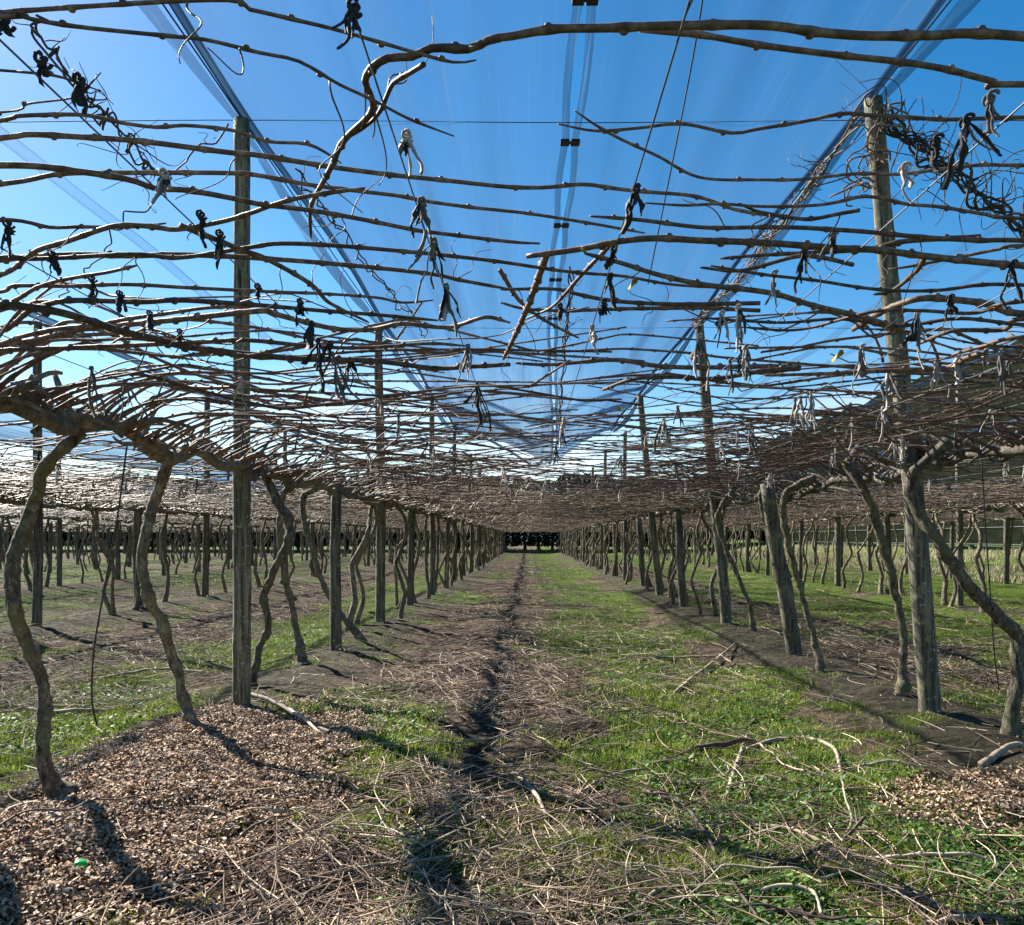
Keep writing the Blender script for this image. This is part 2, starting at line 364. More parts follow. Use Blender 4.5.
def ground_mat(n, l, b):
    a = n.new('ShaderNodeAttribute'); a.attribute_name = 'green'
    s = n.new('ShaderNodeAttribute'); s.attribute_name = 'soil'
    t = noise(n, l, 7, 9, 0.8); t2 = noise(n, l, 16, 9, 0.85); t3 = noise(n, l, 1.1, 6, 0.7)
    lit = ramp(n, [(0.36, (0.018, 0.014, 0.009)), (0.47, (0.075, 0.055, 0.036)), (0.56, (0.19, 0.135, 0.086)), (0.68, (0.38, 0.285, 0.185))]); l.new(t2.outputs[0], lit.inputs[0])
    soil = ramp(n, [(0.36, (0.026, 0.023, 0.015)), (0.5, (0.082, 0.072, 0.045)), (0.66, (0.17, 0.145, 0.09))]); l.new(t2.outputs[0], soil.inputs[0])
    grs = ramp(n, [(0.36, (0.016, 0.026, 0.005)), (0.5, (0.070, 0.115, 0.012)), (0.66, (0.17, 0.215, 0.034))]); l.new(t2.outputs[0], grs.inputs[0])
    def soft(attr, lo, hi, k=0.6):
        m = n.new('ShaderNodeMath'); m.operation = 'MULTIPLY_ADD'; l.new(t.outputs[0], m.inputs[0]); m.inputs[1].default_value = k; l.new(attr, m.inputs[2])
        r = n.new('ShaderNodeMapRange'); r.inputs['From Min'].default_value = lo; r.inputs['From Max'].default_value = hi; l.new(m.outputs[0], r.inputs['Value']); return r.outputs[0]
    c = mixc(n, l, soft(s.outputs['Fac'], 0.72, 1.12, 0.9), lit.outputs[0], soil.outputs[0])
    c = mixc(n, l, soft(a.outputs['Fac'], 0.50, 0.95), c, grs.outputs[0])
    r3 = ramp(n, [(0.34, (0.45, 0.45, 0.45)), (0.66, (1.25, 1.25, 1.2))]); l.new(t3.outputs[0], r3.inputs[0])
    c = mixc(n, l, 1.0, c, r3.outputs[0], 'MULTIPLY')
    l.new(c, b.inputs['Base Color']); b.inputs['Roughness'].default_value = 0.95; b.inputs['Specular IOR Level'].default_value = 0.15
    ad = n.new('ShaderNodeMath'); ad.operation = 'ADD'; l.new(t.outputs[0], ad.inputs[0]); l.new(t2.outputs[0], ad.inputs[1])
    bump(n, l, b, ad.outputs[0], 1.0, 0.05)
M['ground'] = mat('orchard_ground', ground_mat); gm.materials.append(M['ground'])
tag(link('ground', gm), kind='structure')
# far low hills
def hill(x0, x1, y0, hgt, seed):
    n = 90; xs = np.linspace(x0, x1, n); p = np.array([vnoise(xs / 190, xs * 0 + seed, seed) * 0.6 + vnoise(xs / 60, xs * 0 + seed, seed + 1) * 0.25 for _ in (0,)])[0]
    env = np.sin(np.linspace(0, np.pi, n)) ** 0.5; top = hgt * (0.35 + p) * env
    prof = [(-260, 0), (-150, .35), (-50, .85), (0, 1), (80, .8), (220, 0)]
    V = np.array([[(x, y0 + dy, -2 + t * f) for dy, f in prof] for x, t in zip(xs, top)])
    k = len(prof); idx = np.arange(n * k).reshape(n, k); qq = np.stack([idx[:-1, :-1], idx[1:, :-1], idx[1:, 1:], idx[:-1, 1:]], -1).reshape(-1, 4)
    return V.reshape(-1, 3), [qq]
g = Geo(); g.add(*hill(-1500, -150, 1100, 95, 3)); g.add(*hill(-200, 1600, 1500, 90, 8))
M['hills'] = mat('hill_cover', simple((0.06, 0.085, 0.07), 0.95))
tag(link('hills', g.mesh('hills', M['hills'])), kind='structure')

# ------------------------------------------------------------------ posts
def unproj_ground(px, py, z=0.03):
    yy = FPX * (CAM_H - z) / (py - VY); return np.array([(px - VX) / FPX * yy, yy, z])
def post_mesh(name, h, r, lean=0.0, K=14, seed=0, off_y=0.0):
    rr = np.random.default_rng(seed); n = max(10, int(h / 0.16))
    zz = np.linspace(-0.25, h, n); rad = r * (1.06 - 0.16 * (zz / h)) * (1 + rr.normal(0, 0.018, n))
    wob = smooth_noise(n, 5, 0.010, rr)
    P = np.stack([lean * np.clip(zz, 0, None) / h + wob[:, 0], off_y * zz / h + wob[:, 1], zz], 1)
    g = Geo(); V, po = tubes(P, rad, K); V = V + rr.normal(0, r * 0.02, V.shape); g.add(V, po)
    return g.mesh(name, M['post'])
def collar_mesh(x, z, r):
    g = Geo(); a = np.linspace(0, 2 * np.pi, 20)
    for dz, k in ((0, 1.0), (0.018, 1.03), (0.034, 0.99)):
        P = np.stack([x + r * 1.05 * k * np.cos(a), r * 1.05 * k * np.sin(a), z + dz + 0.012 * np.sin(a * 2)], 1); g.add(*tubes(P, np.full(20, 0.005), 5, False))
    return g.mesh('wire_wrap', M['wire'])
TALL = 4.4; LOW = 1.86
tall_protos = []; low_protos = []
for s in range(5):
    tall_protos.append((post_mesh('post_shaft', TALL, 0.062 + 0.006 * (s % 3), 0.02 * (s - 2), 12, s), collar_mesh(0.0, 1.80, 0.074)))
    low_protos.append((post_mesh('post_shaft', LOW, 0.064 + 0.007 * (s % 3), 0.05 * (s - 2), 12, 20 + s), collar_mesh(0.0, 1.74, 0.075)))
def put_post(name, x, y, pair, label, group, rz=0.0):
    o = empty(name, (x, y, gh(x, y) - 0.02), label, 'post', group); o.rotation_euler.z = rz
    link('shaft', pair[0], o); link('wire_wrap', pair[1], o); return o
near_lean = {0: (-0.42, TALL), 1: (-0.30, LOW), 2: (-0.40, TALL), 3: (-0.14, LOW), 4: (-0.42, TALL), 5: (-0.12, LOW)}
post_tops = {}
PITCH = 2.95
side_name = {2.9: 'row right of the lane', -2.15: 'row left of the lane', -7.05: 'second row left of the lane', 8.05: 'second row right of the lane', 13.2: 'third row right of the lane'}
row_words = {-12.3: 'third', -17.4: 'fourth', -22.5: 'fifth', -27.6: 'sixth', -32.7: 'seventh', -37.8: 'eighth', -42.9: 'ninth'}
for r in ROWS:
    if r not in side_name: side_name[r] = row_words[r] + ' row left of the lane'
row_start = {2.9: 5.75, -2.15: 6.0, -7.05: 11.5, 8.05: 14.9}
for r in ROWS:
    y0 = row_start.get(r, 9.0 + (abs(r) % 3)); k = 0; cnt = 0
    ymin = abs(r) / 0.70
    while y0 + k * PITCH < 71:
        y = y0 + k * PITCH; i = k; k += 1
        if y < ymin and r not in row_start: continue
        tall = (i % 2 == 0); cnt += 1
        far = y > 34
        kind = 'tall' if tall else 'short'
        x = r + random.uniform(-0.06, 0.06) if i > 1 else r
        sd = side_name[r]
        if far: lab = f'{kind} post far down the {sd}, one among many'
        else:
            look = random.choice(['grey', 'lichen-spotted', 'weathered grey', 'mossy grey'])
            lab = f'{look} {kind} post, {ordinal(cnt)} from camera in {sd}'
        if r == 2.9 and i in near_lean:
            lean, h = near_lean[i]; rad = 0.070 if i == 0 else 0.080 if i == 1 else 0.076
            if i == 0: lab = 'thick lichened tall post leaning left, foremost in the row right of the lane'
            put_post('tall_post' if tall else 'short_post', x, y, (post_mesh('post_shaft', h, rad, lean, 16, 50 + i), collar_mesh(lean * 1.78 / h, 1.78, rad * 0.93)), lab, f'{kind} trellis posts'); post_tops[(r, i)] = x + lean
        elif r == -2.15 and i < 2:
            if i == 0: lab = 'dark upright tall round post, foremost in the row left of the lane'
            put_post('tall_post' if tall else 'short_post', x, y, (post_mesh('post_shaft', TALL if tall else LOW, 0.063, 0.0, 16, 70 + i), collar_mesh(0, 1.78, 0.071)), lab, f'{kind} trellis posts')
        else:
            put_post('tall_post' if tall else 'short_post', x, y, random.choice(tall_protos if tall else low_protos), lab, f'{kind} trellis posts', random.choice([0, 0.4, -0.4, 0.2]) if r != 2.9 else random.uniform(-0.5, 0.5) + (math.pi if random.random() < 0 else 0))

# ------------------------------------------------------------------ vines
def bud_list(P, rad, step=0.085, r=rng):
    """positions of buds alternating along a cane"""
    s = np.concatenate([[0], np.cumsum(np.linalg.norm(np.diff(P, axis=0), axis=1))]); out = []; d = r.uniform(0.03, 0.1); sg = 1
    while d < s[-1] - 0.03:
        i = int(np.searchsorted(s, d)); i = min(max(i, 1), len(P) - 2); t = P[i + 1] - P[i - 1]; t /= np.linalg.norm(t)
        up = np.array([0, 0.25 * r.normal(), 1.0]); up -= t * up.dot(t); up /= np.linalg.norm(up)
        out.append((i, P[i] + sg * up * rad[i] * 0.9, rad[i])); sg = -sg if r.random() < 0.8 else sg; d += step * r.uniform(0.7, 1.7)
    return s, out
def cane_geo(g, P, rad, K=7, buds=True, r=rng):
    P = np.asarray(P); rad = np.asarray(rad).copy()
    if buds:
        s, bl = bud_list(P, rad, 0.085, r)
        for i, c, rr in bl:
            rad *= 1 + 0.22 * np.exp(-((s - s[i]) / 0.010) ** 2)
        for i, c, rr in bl:
            g.add(*ball(c, max(rr * 0.95, 0.004), (1.3, 1, 0.95)))
    g.add(*tubes(P, rad, K))
def up3(px, py, z):
    yy = FPX * (z - CAM_H) / (VY - py); return [(px - VX) / FPX * yy, yy, z]

# canes seen overhead near the camera: (pixel path, width in px, side the cane grows from)
HERO = [
 ([(200,0),(250,8),(299,18),(336,26),(385,39),(419,48),(455,56),(476,53)],5.5,'L'),
 ([(0,16),(16,13),(34,18),(83,25),(176,33),(208,36),(260,48),(299,56),(338,78),(367,91),(385,100),(411,113),(454,129)],5,'L'),
 ([(0,69),(16,70),(52,73),(67,77),(101,89)],4,'L'),
 ([(0,114),(26,106),(67,101),(80,96),(101,75)],3,'L'),
 ([(0,120),(17,115),(78,113),(104,117),(122,121),(156,125),(187,123),(234,128),(268,139),(304,141),(320,147),(336,157),(341,161)],5,'L'),
 ([(0,134),(29,130),(78,132),(130,135),(166,139),(228,147),(260,150),(328,161),(395,170),(442,175),(505,182),(544,183),(583,180),(619,185),(648,188),(697,193),(734,206),(760,211),(800,216)],5.5,'L'),
 ([(0,166),(78,173),(130,182),(156,191),(187,193),(234,202),(260,208),(312,215),(362,224),(416,235),(438,238),(510,247),(540,249)],6.5,'L'),
 ([(0,188),(57,179),(104,178),(161,178),(234,178),(260,180),(315,189),(400,198),(421,202),(470,208),(505,211),(534,214),(590,222),(645,231)],5,'L'),
 ([(0,276),(36,251),(63,242),(102,228),(122,224),(152,225),(176,228),(220,220),(250,211),(280,200),(315,192),(365,185)],6,'L'),
 ([(0,222),(49,230),(80,230),(127,231),(166,228)],5,'L'),
 ([(0,265),(63,262),(127,263),(183,261),(260,263),(346,268),(428,275),(461,281),(510,289)],6,'L'),
 ([(0,307),(38,289),(66,281),(107,274),(137,267)],5,'L'),
 ([(0,294),(15,288),(66,288),(127,286),(188,289),(260,293),(326,296),(377,300),(402,305),(433,303)],4.2,'L'),
 ([(0,330),(13,324),(30,309),(56,300),(84,298),(142,299),(183,297),(260,302),(326,308),(377,312),(438,318)],5.5,'L'),
 ([(0,342),(25,332),(58,326),(96,323),(130,317),(163,312),(208,305),(258,303)],5,'L'),
 ([(0,346),(38,340),(76,331),(114,326),(178,318),(258,309),(275,312),(301,319),(336,327),(369,328),(402,323),(438,327),(456,326),(486,318),(510,324)],6,'L'),
 ([(0,304),(51,309),(89,319),(122,330),(157,338),(188,346),(260,355),(308,359),(372,361),(433,368),(466,366),(510,363)],7.5,'L'),
 ([(0,350),(76,347),(152,343),(203,340),(250,338),(326,345),(372,346),(428,343),(466,346)],5,'L'),
 ([(0,252),(30,253),(66,251),(135,246),(180,250),(250,241),(283,238),(344,242),(418,250),(443,253),(510,262),(563,269),(622,274),(678,284),(760,289)],4.6,'L'),
 ([(180,229),(210,240),(250,255),(268,261),(311,284),(331,302),(369,324)],5,'L'),
 ([(500,41),(486,44),(470,51),(450,50),(432,49),(411,57),(390,57),(375,64),(365,78),(372,96),(373,106),(364,117),(349,130),(340,143),(333,161),(323,182),(314,200),(310,215),(311,239)],7,'R'),
 ([(1024,40),(930,39),(868,39),(816,35),(764,28),(679,28),(604,30),(552,31),(510,38),(491,40),(483,46),(470,50)],11,'R'),
 ([(424,57),(411,70),(393,88),(380,109),(364,122),(349,130)],5,'R'),
 ([(1024,81),(992,78),(946,67),(899,60),(837,54),(760,45),(705,36),(679,34),(640,31)],8,'R'),
 ([(1024,114),(985,114),(940,114),(901,110),(868,109),(842,108),(803,117),(760,125),(731,130),(682,122),(640,127),(596,131),(558,125)],5,'R'),
 ([(1024,170),(985,169),(935,174),(899,178),(855,177),(803,182),(760,182),(700,179),(658,157),(622,140),(596,125),(575,110)],4.3,'R'),
 ([(1024,214),(985,209),(940,201),(907,198),(881,192),(860,191),(831,198),(803,201),(760,202),(720,200),(687,202),(661,201),(645,200)],4.6,'R'),
 ([(860,211),(842,214),(805,220),(764,211),(738,204)],4,'R'),
 ([(1024,238),(980,239),(921,237),(866,233),(792,230),(764,229),(703,228),(640,219),(590,214)],6,'R'),
 ([(1024,265),(980,261),(929,255),(878,248),(840,246),(764,240),(703,238),(657,236),(622,239),(576,248),(527,255)],8,'R'),
 ([(980,240),(906,242),(871,248),(815,253),(764,257),(720,262)],5,'R'),
 ([(1024,249),(1003,251),(975,256),(947,261),(906,268),(888,270)],5,'R'),
 ([(926,256),(914,274),(891,289),(873,291)],5,'R'),
 ([(1024,284),(980,284),(942,289),(906,290),(866,288),(815,281),(764,276),(710,268)],4.6,'R'),
 ([(900,330),(866,318),(815,307),(769,294),(703,286),(657,276),(622,265),(584,255)],6,'R'),
 ([(1024,314),(987,304),(957,300),(927,298),(906,302),(878,314),(853,330)],8,'R'),
 ([(1024,320),(1010,327),(1000,331),(967,331),(947,333),(916,346)],6,'R'),
 ([(1024,337),(980,347),(952,355)],6,'R'),
 ([(987,352),(967,357),(947,366),(906,369),(840,373),(764,375)],5,'R'),
 ([(547,257),(525,312),(503,363)],6,'R'),
 ([(614,244),(576,279),(551,307),(525,319)],4,'R'),
 ([(500,274),(525,307),(551,324),(579,338)],4,'R'),
 ([(760,303),(678,303),(609,299),(576,294),(551,289),(500,288)],4.5,'R'),
 ([(760,310),(683,309),(622,308),(533,308),(500,302)],4.2,'R'),
 ([(800,368),(760,366),(665,366),(614,361),(551,365),(515,363)],5,'R'),
 ([(800,372),(760,373),(716,378),(678,376),(632,380),(602,389)],5,'R'),
 ([(853,263),(820,258),(793,259),(740,270),(700,268)],4.4,'R'),
 ([(1024,300),(975,312),(920,310),(870,312),(800,330),(740,328)],4.6,'R'),
 ([(1024,325),(960,318),(900,325),(840,318),(780,322),(700,318)],4.4,'R'),
]
VINE_P = 1.45
# traced trunks of the nearest vines: row, base distance, [(px, py, width)]
TRUNKS = {
 ('L', 3): (3.86, [(64,796,34),(55,778,24),(47,745,18),(42,710,16.5),(36,680,16),(27,640,16),(20,600,16.5),(17,560,17),(20,530,17),(30,500,14.5),(45,475,14),(62,455,13),(82,432,13)]),
 ('L', 4): (5.3, [(212,737,20),(195,722,19),(182,698,14),(171,660,13.5),(162,625,13.5),(150,592,14),(144,555,13),(148,520,12.5),(155,490,13.5),(168,465,12.5),(190,450,12)]),
 ('L', 5): (6.75, [(252,686,14),(258,655,10),(266,622,10),(263,597,10),(275,570,10),(290,540,12),(286,515,12),(270,490,10),(256,468,10)]),
 ('L', 6): (7.95, [(304,664,14),(295,630,9.5),(287,590,9),(283,560,8.5),(281,520,8),(286,478,8)]),
 ('L', 7): (9.9, [(362,638,9),(338,612,8),(322,580,7.5),(314,552,7),(303,514,6.5),(306,481,6.5)]),
 ('R', 4): (5.2, [(1006,733,22),(1009,707,18),(1019,670,17),(1022,640,18),(1002,619,17),(966,587,15),(940,550,14),(921,512,14),(914,482,13),(926,443,13)]),
 ('R', 5): (6.45, [(899,693,15),(904,655,11),(902,610,11),(895,584,12),(880,542,10.5),(865,497,11),(848,466,10),(835,447,9)]),
 ('R', 6): (7.6, [(823,671,10),(816,640,8),(801,587,8),(790,554,8),(781,509,7.5),(795,477,7.5)]),
 ('R', 7): (9.15, [(793,646,9),(793,600,7),(784,566,7),(766,530,6.5),(757,480,6.5)]),
 ('R', 8): (10.6, [(754,632,7),(749,602,6),(731,561,6),(717,516,5.5),(741,480,5)]),
}
def trunk_curve(r=rng, lean=0.25):
    """generic crooked trunk from the ground up to the leader, local coords"""
    n = 26; t = np.linspace(0, 1, n); wob = smooth_noise(n, 5, 0.11, r) * (np.sin(np.pi * t) ** 0.7)[:, None]
    bx, by = r.normal(0, 0.22), r.normal(0, 0.22)
    P = np.stack([bx * (1 - t) + wob[:, 0], by * (1 - t) + wob[:, 1], -0.05 + t * 1.80], 1)
    rad = np.interp(t, [0, 0.06, 0.3, 1], [0.062, 0.045, 0.034, 0.028]) * r.uniform(0.75, 1.2) * (1 + r.normal(0, 0.05, n))
    return P, rad
def leader_geo(g, length, r=rng, scale=1.0, knobs=16):
    n = int(length / 0.07); yy = np.linspace(-length / 2, length / 2, n); wob = smooth_noise(n, int(length / 0.3) + 2, 0.045, r)
    P = np.stack([wob[:, 0], yy, 1.77 + 0.7 * wob[:, 2]], 1); rad = scale * 0.036 * (1 + 0.22 * smooth_noise(n, n // 3, 1, r)[:, 0].clip(-1.2, 1.6))
    g.add(*tubes(P, rad, 9))
    for _ in range(knobs):      # spurs and cut stubs
        i = r.integers(1, n - 1); d = np.array([r.choice([-1, 1]) * r.uniform(0.4, 1), r.normal(0, 0.7), r.uniform(-0.15, 0.8)]); L = r.uniform(0.10, 0.42)
        m = 8; t = np.linspace(0, 1, m)[:, None]; Q = P[i] + d * L * t + np.array([0, 0, 0.12]) * t * (1 - t) + smooth_noise(m, 3, 0.03, r) * t
        g.add(*tubes(Q, np.interp(t[:, 0], [0, 1], [r.uniform(0.012, 0.022), r.uniform(0.005, 0.010)]), 6))
    return P
def cane_curve(side, r=rng, n=26, y0=None, length=None):
    """cane arching off the leader and along the wires; local to the vine"""
    y0 = r.uniform(-0.75, 0.75) if y0 is None else y0; L = r.uniform(1.3, 2.75) if length is None else length
    t = np.linspace(0, 1, n); wob = smooth_noise(n, 7, 0.045, r) * np.minimum(1, t * 4)[:, None]
    dy = r.normal(0, 0.30); hump = r.uniform(0.0, 0.16) * np.exp(-((t - 0.16) / 0.13) ** 2)
    x = side * (0.02 + L * t) + 0.5 * wob[:, 0]; y = y0 + dy * t ** 0.8 + wob[:, 1] * 1.6
    zt = r.uniform(1.855, 1.965) if n > 20 else r.uniform(1.79, 2.02)
    z = 1.77 + (zt - 1.77) * (1 - np.exp(-t * 9)) + hump + wob[:, 2] * 0.7
    if r.random() < 0.12: z[-6:] += np.linspace(0, r.uniform(-0.12, 0.12), 6)
    ra = r.uniform(0.0048, 0.0088); rad = np.interp(t, [0, 0.08, 1], [ra * 1.4, ra, ra * 0.5])
    return np.stack([x, y, z], 1), rad
# -- prototypes for the farther vines (mesh data shared by the copies)
protos = []
for k in range(7):
    r = np.random.default_rng(300 + k)
    tg = Geo(); P, rad = trunk_curve(r); tg.add(*tubes(P, rad, 7))
    if r.random() < 0.75:
        P, rad = trunk_curve(r); P[:, 1] += r.normal(0, 0.3); P[:, 0] += (r.normal(0, 0.15)) * (1 - np.linspace(0, 1, len(P))); tg.add(*tubes(P, rad * 0.75, 6))
    lg = Geo(); leader_geo(lg, 1.55, r, 1.0, 14)
    cg = Geo()
    for c in range(66):
        P, rad = cane_curve(1 if c % 2 else -1, r, 14, None, r.uniform(1.7, 3.0)); cg.add(*tubes(P, rad * 1.15, 4, False))
    for c in range(90):   # short laterals
        P, rad = cane_curve(1 if c % 2 else -1, r, 8, None, r.uniform(0.3, 1.0)); P[:, 0] += (1 if c % 2 else -1) * r.uniform(0, 2.2); P[:, 2] = 1.9 + r.normal(0, 0.06) + (P[:, 2] - P[:, 2].mean()) * 0.5; cg.add(*tubes(P, rad * 0.7, 3, False))
    protos.append((tg.mesh('trunk', M['trunk']), lg.mesh('leader', M['leader']), cg.mesh('canes', M['cane_island'])))
vine_n = 0
def vine_root(x, y, label):
    global vine_n; vine_n += 1
    return empty('kiwifruit_vine', (x, y, gh(x, y)), label, 'vine', 'vines trained over the trellis')
near = {}   # (side, index) -> root and base
for side, rx in (('L', -2.15), ('R', 2.9)):
    sd = 'left' if side == 'L' else 'right'
    sgn = 1 if side == 'L' else -1
    for k in range(8 if side == 'L' else 9):
        y = {('R', 8): 10.6}.get((side, k), (TRUNKS[(side, k)][0] if (side, k) in TRUNKS else 0.55 + 1.2 * k if side == 'L' else 0.5 + 1.2 * k))
        r = np.random.default_rng(900 + k + (50 if sgn < 0 else 0))
        if (side, k) in TRUNKS:
            vis = sum(1 for q_ in TRUNKS if q_[0] == side and q_[1] <= k)
            look = {('L', 3): 'thick grey trunk bowed to the left beside the mulch heap', ('L', 4): 'crooked grey trunk leaning left in front of the dark post', ('L', 5): 'yellowish lichened wavy trunk just behind the dark post', ('L', 6): 'thin near straight trunk between dark post and first short post', ('L', 7): 'thin trunk slanting to the right behind the first short post',
                    ('R', 4): 'trunk kinked sharply at the right picture edge over pale chips', ('R', 5): 'trunk with pale lit top close left of the leaning post', ('R', 6): 'wavy trunk just right of the leaning short post', ('R', 7): 'thin trunk hugging the leaning short post', ('R', 8): 'thin forked trunk beside the third post of the right row'}[(side, k)]
            lab = 'bare vine, ' + look
        else: lab = f'bare vine overhead at the near {sd} edge, {ordinal(k + 1)} one out from the camera'
        root = vine_root(rx, y, lab); base = np.array(root.location)
        if (side, k) in TRUNKS:
            pts = TRUNKS[(side, k)][1]; yb = y; A = []
            for j, (px, py, wd) in enumerate(pts):
                t = j / (len(pts) - 1); yy = yb
                A.append([(px - VX) / FPX * yy, yy + 0.05 * math.sin(j * 1.3 + k), CAM_H + (VY - py) / FPX * yy, wd / 2 * yy / FPX * ((0.66 + 0.22 * j / len(pts)) if j else 1.0)])
            A[0][2] = gh(A[0][0], A[0][1]) - 0.04
            C = spline(A, 90); C[-8:, 0] = np.linspace(C[-8, 0], C[-1, 0] * 0.5 + rx * 0.5, 8)
            rad = C[:, 3] * (1 + 0.07 * smooth_noise(90, 40, 1, r)[:, 0].clip(-1.3, 1.8)); ar = np.arange(90)
            for nk in range(6, 88, 9): rad *= 1 + r.uniform(0.08, 0.34) * np.exp(-((ar - nk - r.integers(-3, 4)) / 1.2) ** 2)
            C[:, :3] += smooth_noise(90, 26, 0.006, r); tg = Geo(); V, po = tubes(C[:, :3], rad, 12); V += r.normal(0, 0.0016, V.shape); tg.add(V, po)
            for _ in range(5):
                i = r.integers(8, 80); a = r.uniform(0, 6.28); tg.add(*ball(C[i, :3] + rad[i] * 0.75 * np.array([math.cos(a), math.sin(a), 0]), rad[i] * 0.5, (1, 1, 1.3), 7, 5))
            for _ in range(4):   # root flare
                a = r.uniform(0, 6.28); d = np.array([math.cos(a), math.sin(a), -0.25]); t = np.linspace(0, 1, 6)[:, None]
                tg.add(*tubes(C[1, :3] + d * t * rad[0] * 2.6 + np.array([0, 0, 0.02]) * (1 - t), np.interp(t[:, 0], [0, 1], [rad[0] * 0.55, rad[0] * 0.15]), 7))
            link('trunk', tg.mesh('trunk', M['trunk'], base), root)
        else:
            P, rad = trunk_curve(r); tg = Geo(); tg.add(*tubes(P, rad, 9)); link('trunk', tg.mesh('trunk', M['trunk']), root)
        lg = Geo(); leader_geo(lg, 1.75, r, 0.9 if side == 'L' and y < 6 else 1.0, 24); link('leader', lg.mesh('leader', M['leader']), root)
        near[(side, k)] = root
        # procedural canes: lane side only beyond the traced ones, outer side always
        nc_ = (19 if y > 6 else 16) if y > 3.5 else 13
        for c in range(nc_):
            inner = True; y0 = -0.72 + 1.44 * c / nc_ + r.normal(0, 0.05)
            if y + y0 < 2.55: inner = False
            if inner:
                P, rad = cane_curve(sgn, r, 90, y0, r.uniform(1.7, 2.9)); g = Geo(); cane_geo(g, P, rad * 0.95, 7, True, r); link('cane', g.mesh('cane', M['cane']), root)
        for c in range(6 if y < 4.5 else 10):
            P, rad = cane_curve(-sgn, r, 50, -0.72 + 1.44 * c / 11 + r.normal(0, 0.05)); g = Geo(); cane_geo(g, P, rad, 6, c % 2 == 0, r); link('cane', g.mesh('cane', M['cane']), root)
        if y > 2.6:
            for c in range(20 if y > 4 else 9):   # finer shoots wandering over the wires
                P, rad = cane_curve(sgn, r, 40, None, r.uniform(0.4, 1.1)); P[:, 0] += sgn * r.uniform(0.1, 1.6); P[:, 2] = 1.90 + r.normal(0, 0.03) + (P[:, 2] - P[:, 2].mean()) * 0.6
                P[:, 1] += np.linspace(0, r.normal(0, 0.25), 40); g = Geo(); cane_geo(g, P, rad * 0.55, 5, False, r); link('shoot', g.mesh('shoot', M['cane']), root)
# hero canes joined to the vine they grow from
for j, (pts, wd, side) in enumerate(HERO):
    r = np.random.default_rng(1500 + j); z = 1.90 + (0 if j in (0, 20, 21, 22) else r.uniform(-0.035, 0.045))
    A = np.array([up3(px, py, z) for px, py in pts])
    rx = -2.15 if side == 'L' else 2.9
    edge = (side == 'L' and pts[0][0] <= 1) or (side == 'R' and pts[0][0] >= 1023) or pts[0] == (200, 0)
    if edge:      # carry on out of the picture to the leader
        p0 = A[0]; out = [np.array([rx + (p0[0] - rx) * f, p0[1] + r.normal(0, 0.03), 1.77 + (p0[2] - 1.77) * math.sqrt(f)]) for f in (0.0, 0.12, 0.4, 0.75) if abs(p0[0]) < abs(rx)]
        A = np.vstack(out + [A]) if out else A
    n = int(max(40, np.linalg.norm(np.diff(A, axis=0), axis=1).sum() / 0.016))
    C = spline(A, n); ym = A[:, 1].mean(); ra = 0.9 * wd / 2 * ym / FPX
    # slight waviness in height keeps it a living thing
    C[:, 2] += smooth_noise(n, max(4, n // 30), 0.006, r)[:, 2]
    t = np.linspace(0, 1, n); rad = ra * np.interp(t, [0, 0.6, 0.975, 1], [1.12, 1.0, 0.68, 0.36] if wd < 7.5 else [1.12, 1.0, 0.8, 0.7])
    g = Geo(); cane_geo(g, C, rad, 9, True, r)
    for _ in range(r.integers(1, 5)):    # dry tendrils and side twigs
        i = r.integers(5, n - 5); m_ = 20; tt = np.linspace(0, 1, m_); L = r.uniform(0.03, 0.16); tg_ = C[i + 2] - C[i - 2]; tg_ /= np.linalg.norm(tg_)
        dn = np.array([0, 0, r.choice([-1, -1, 1])]) + tg_ * r.normal(0, 0.9) + r.normal(0, 0.4, 3); dn /= np.linalg.norm(dn); sd_ = np.cross(dn, tg_)
        Q = C[i] + dn * L * tt[:, None] + (sd_ * np.sin(tt * r.uniform(2, 9))[:, None] + tg_ * (1 - np.cos(tt * r.uniform(2, 9)))[:, None]) * (0.22 * L * tt)[:, None]
        g.add(*tubes(Q, np.interp(tt, [0, 1], [0.0016, 0.0007]), 5))
    ks = [k for (s, k) in near if s == side]; kk = min(ks, key=lambda k: abs(near[(side, k)].location.y - C[0, 1]))
    root = near[(side, kk)]; link('cane', g.mesh('cane', M['cane'], np.array(root.location)), root)
# rest of the two lane rows, then the other rows
def far_vine(x, y, lab, i):
    root = vine_root(x, y, lab); root.rotation_euler.z = random.choice([0, math.pi]) + random.uniform(-0.05, 0.05)
    tm, lm, cm = protos[i % 7]
    link('trunk', tm, root); link('leader', lm, root); link('canes', cm, root); return root
for r_ in ROWS:
    if r_ in (2.9, -2.15): y = 11.3 if r_ < 0 else 12.0; vp = 1.42
    elif r_ in (-7.05, 8.05): y = 6.0 ; vp = 1.4
    else: y = abs(r_) / 0.72; vp = 1.75
    c = 0; c2 = 5 if abs(r_) < 3 else 0
    while y < 71:
        c += 1; c2 += 1; sd = side_name[r_]
        if y > 26 or abs(r_) > 9: lab = f'small bare vine far down the {sd}, one of many'
        elif r_ in (2.9, -2.15): lab = f'bare crooked vine, {ordinal(c2)} trunk in view along the {sd}'
        else: lab = f'bare vine, {ordinal(c)} out from the camera in the {sd}'
        v = far_vine(r_ + random.uniform(-0.08, 0.08), y + random.uniform(-0.2, 0.2), lab, random.randrange(7))
        y += vp


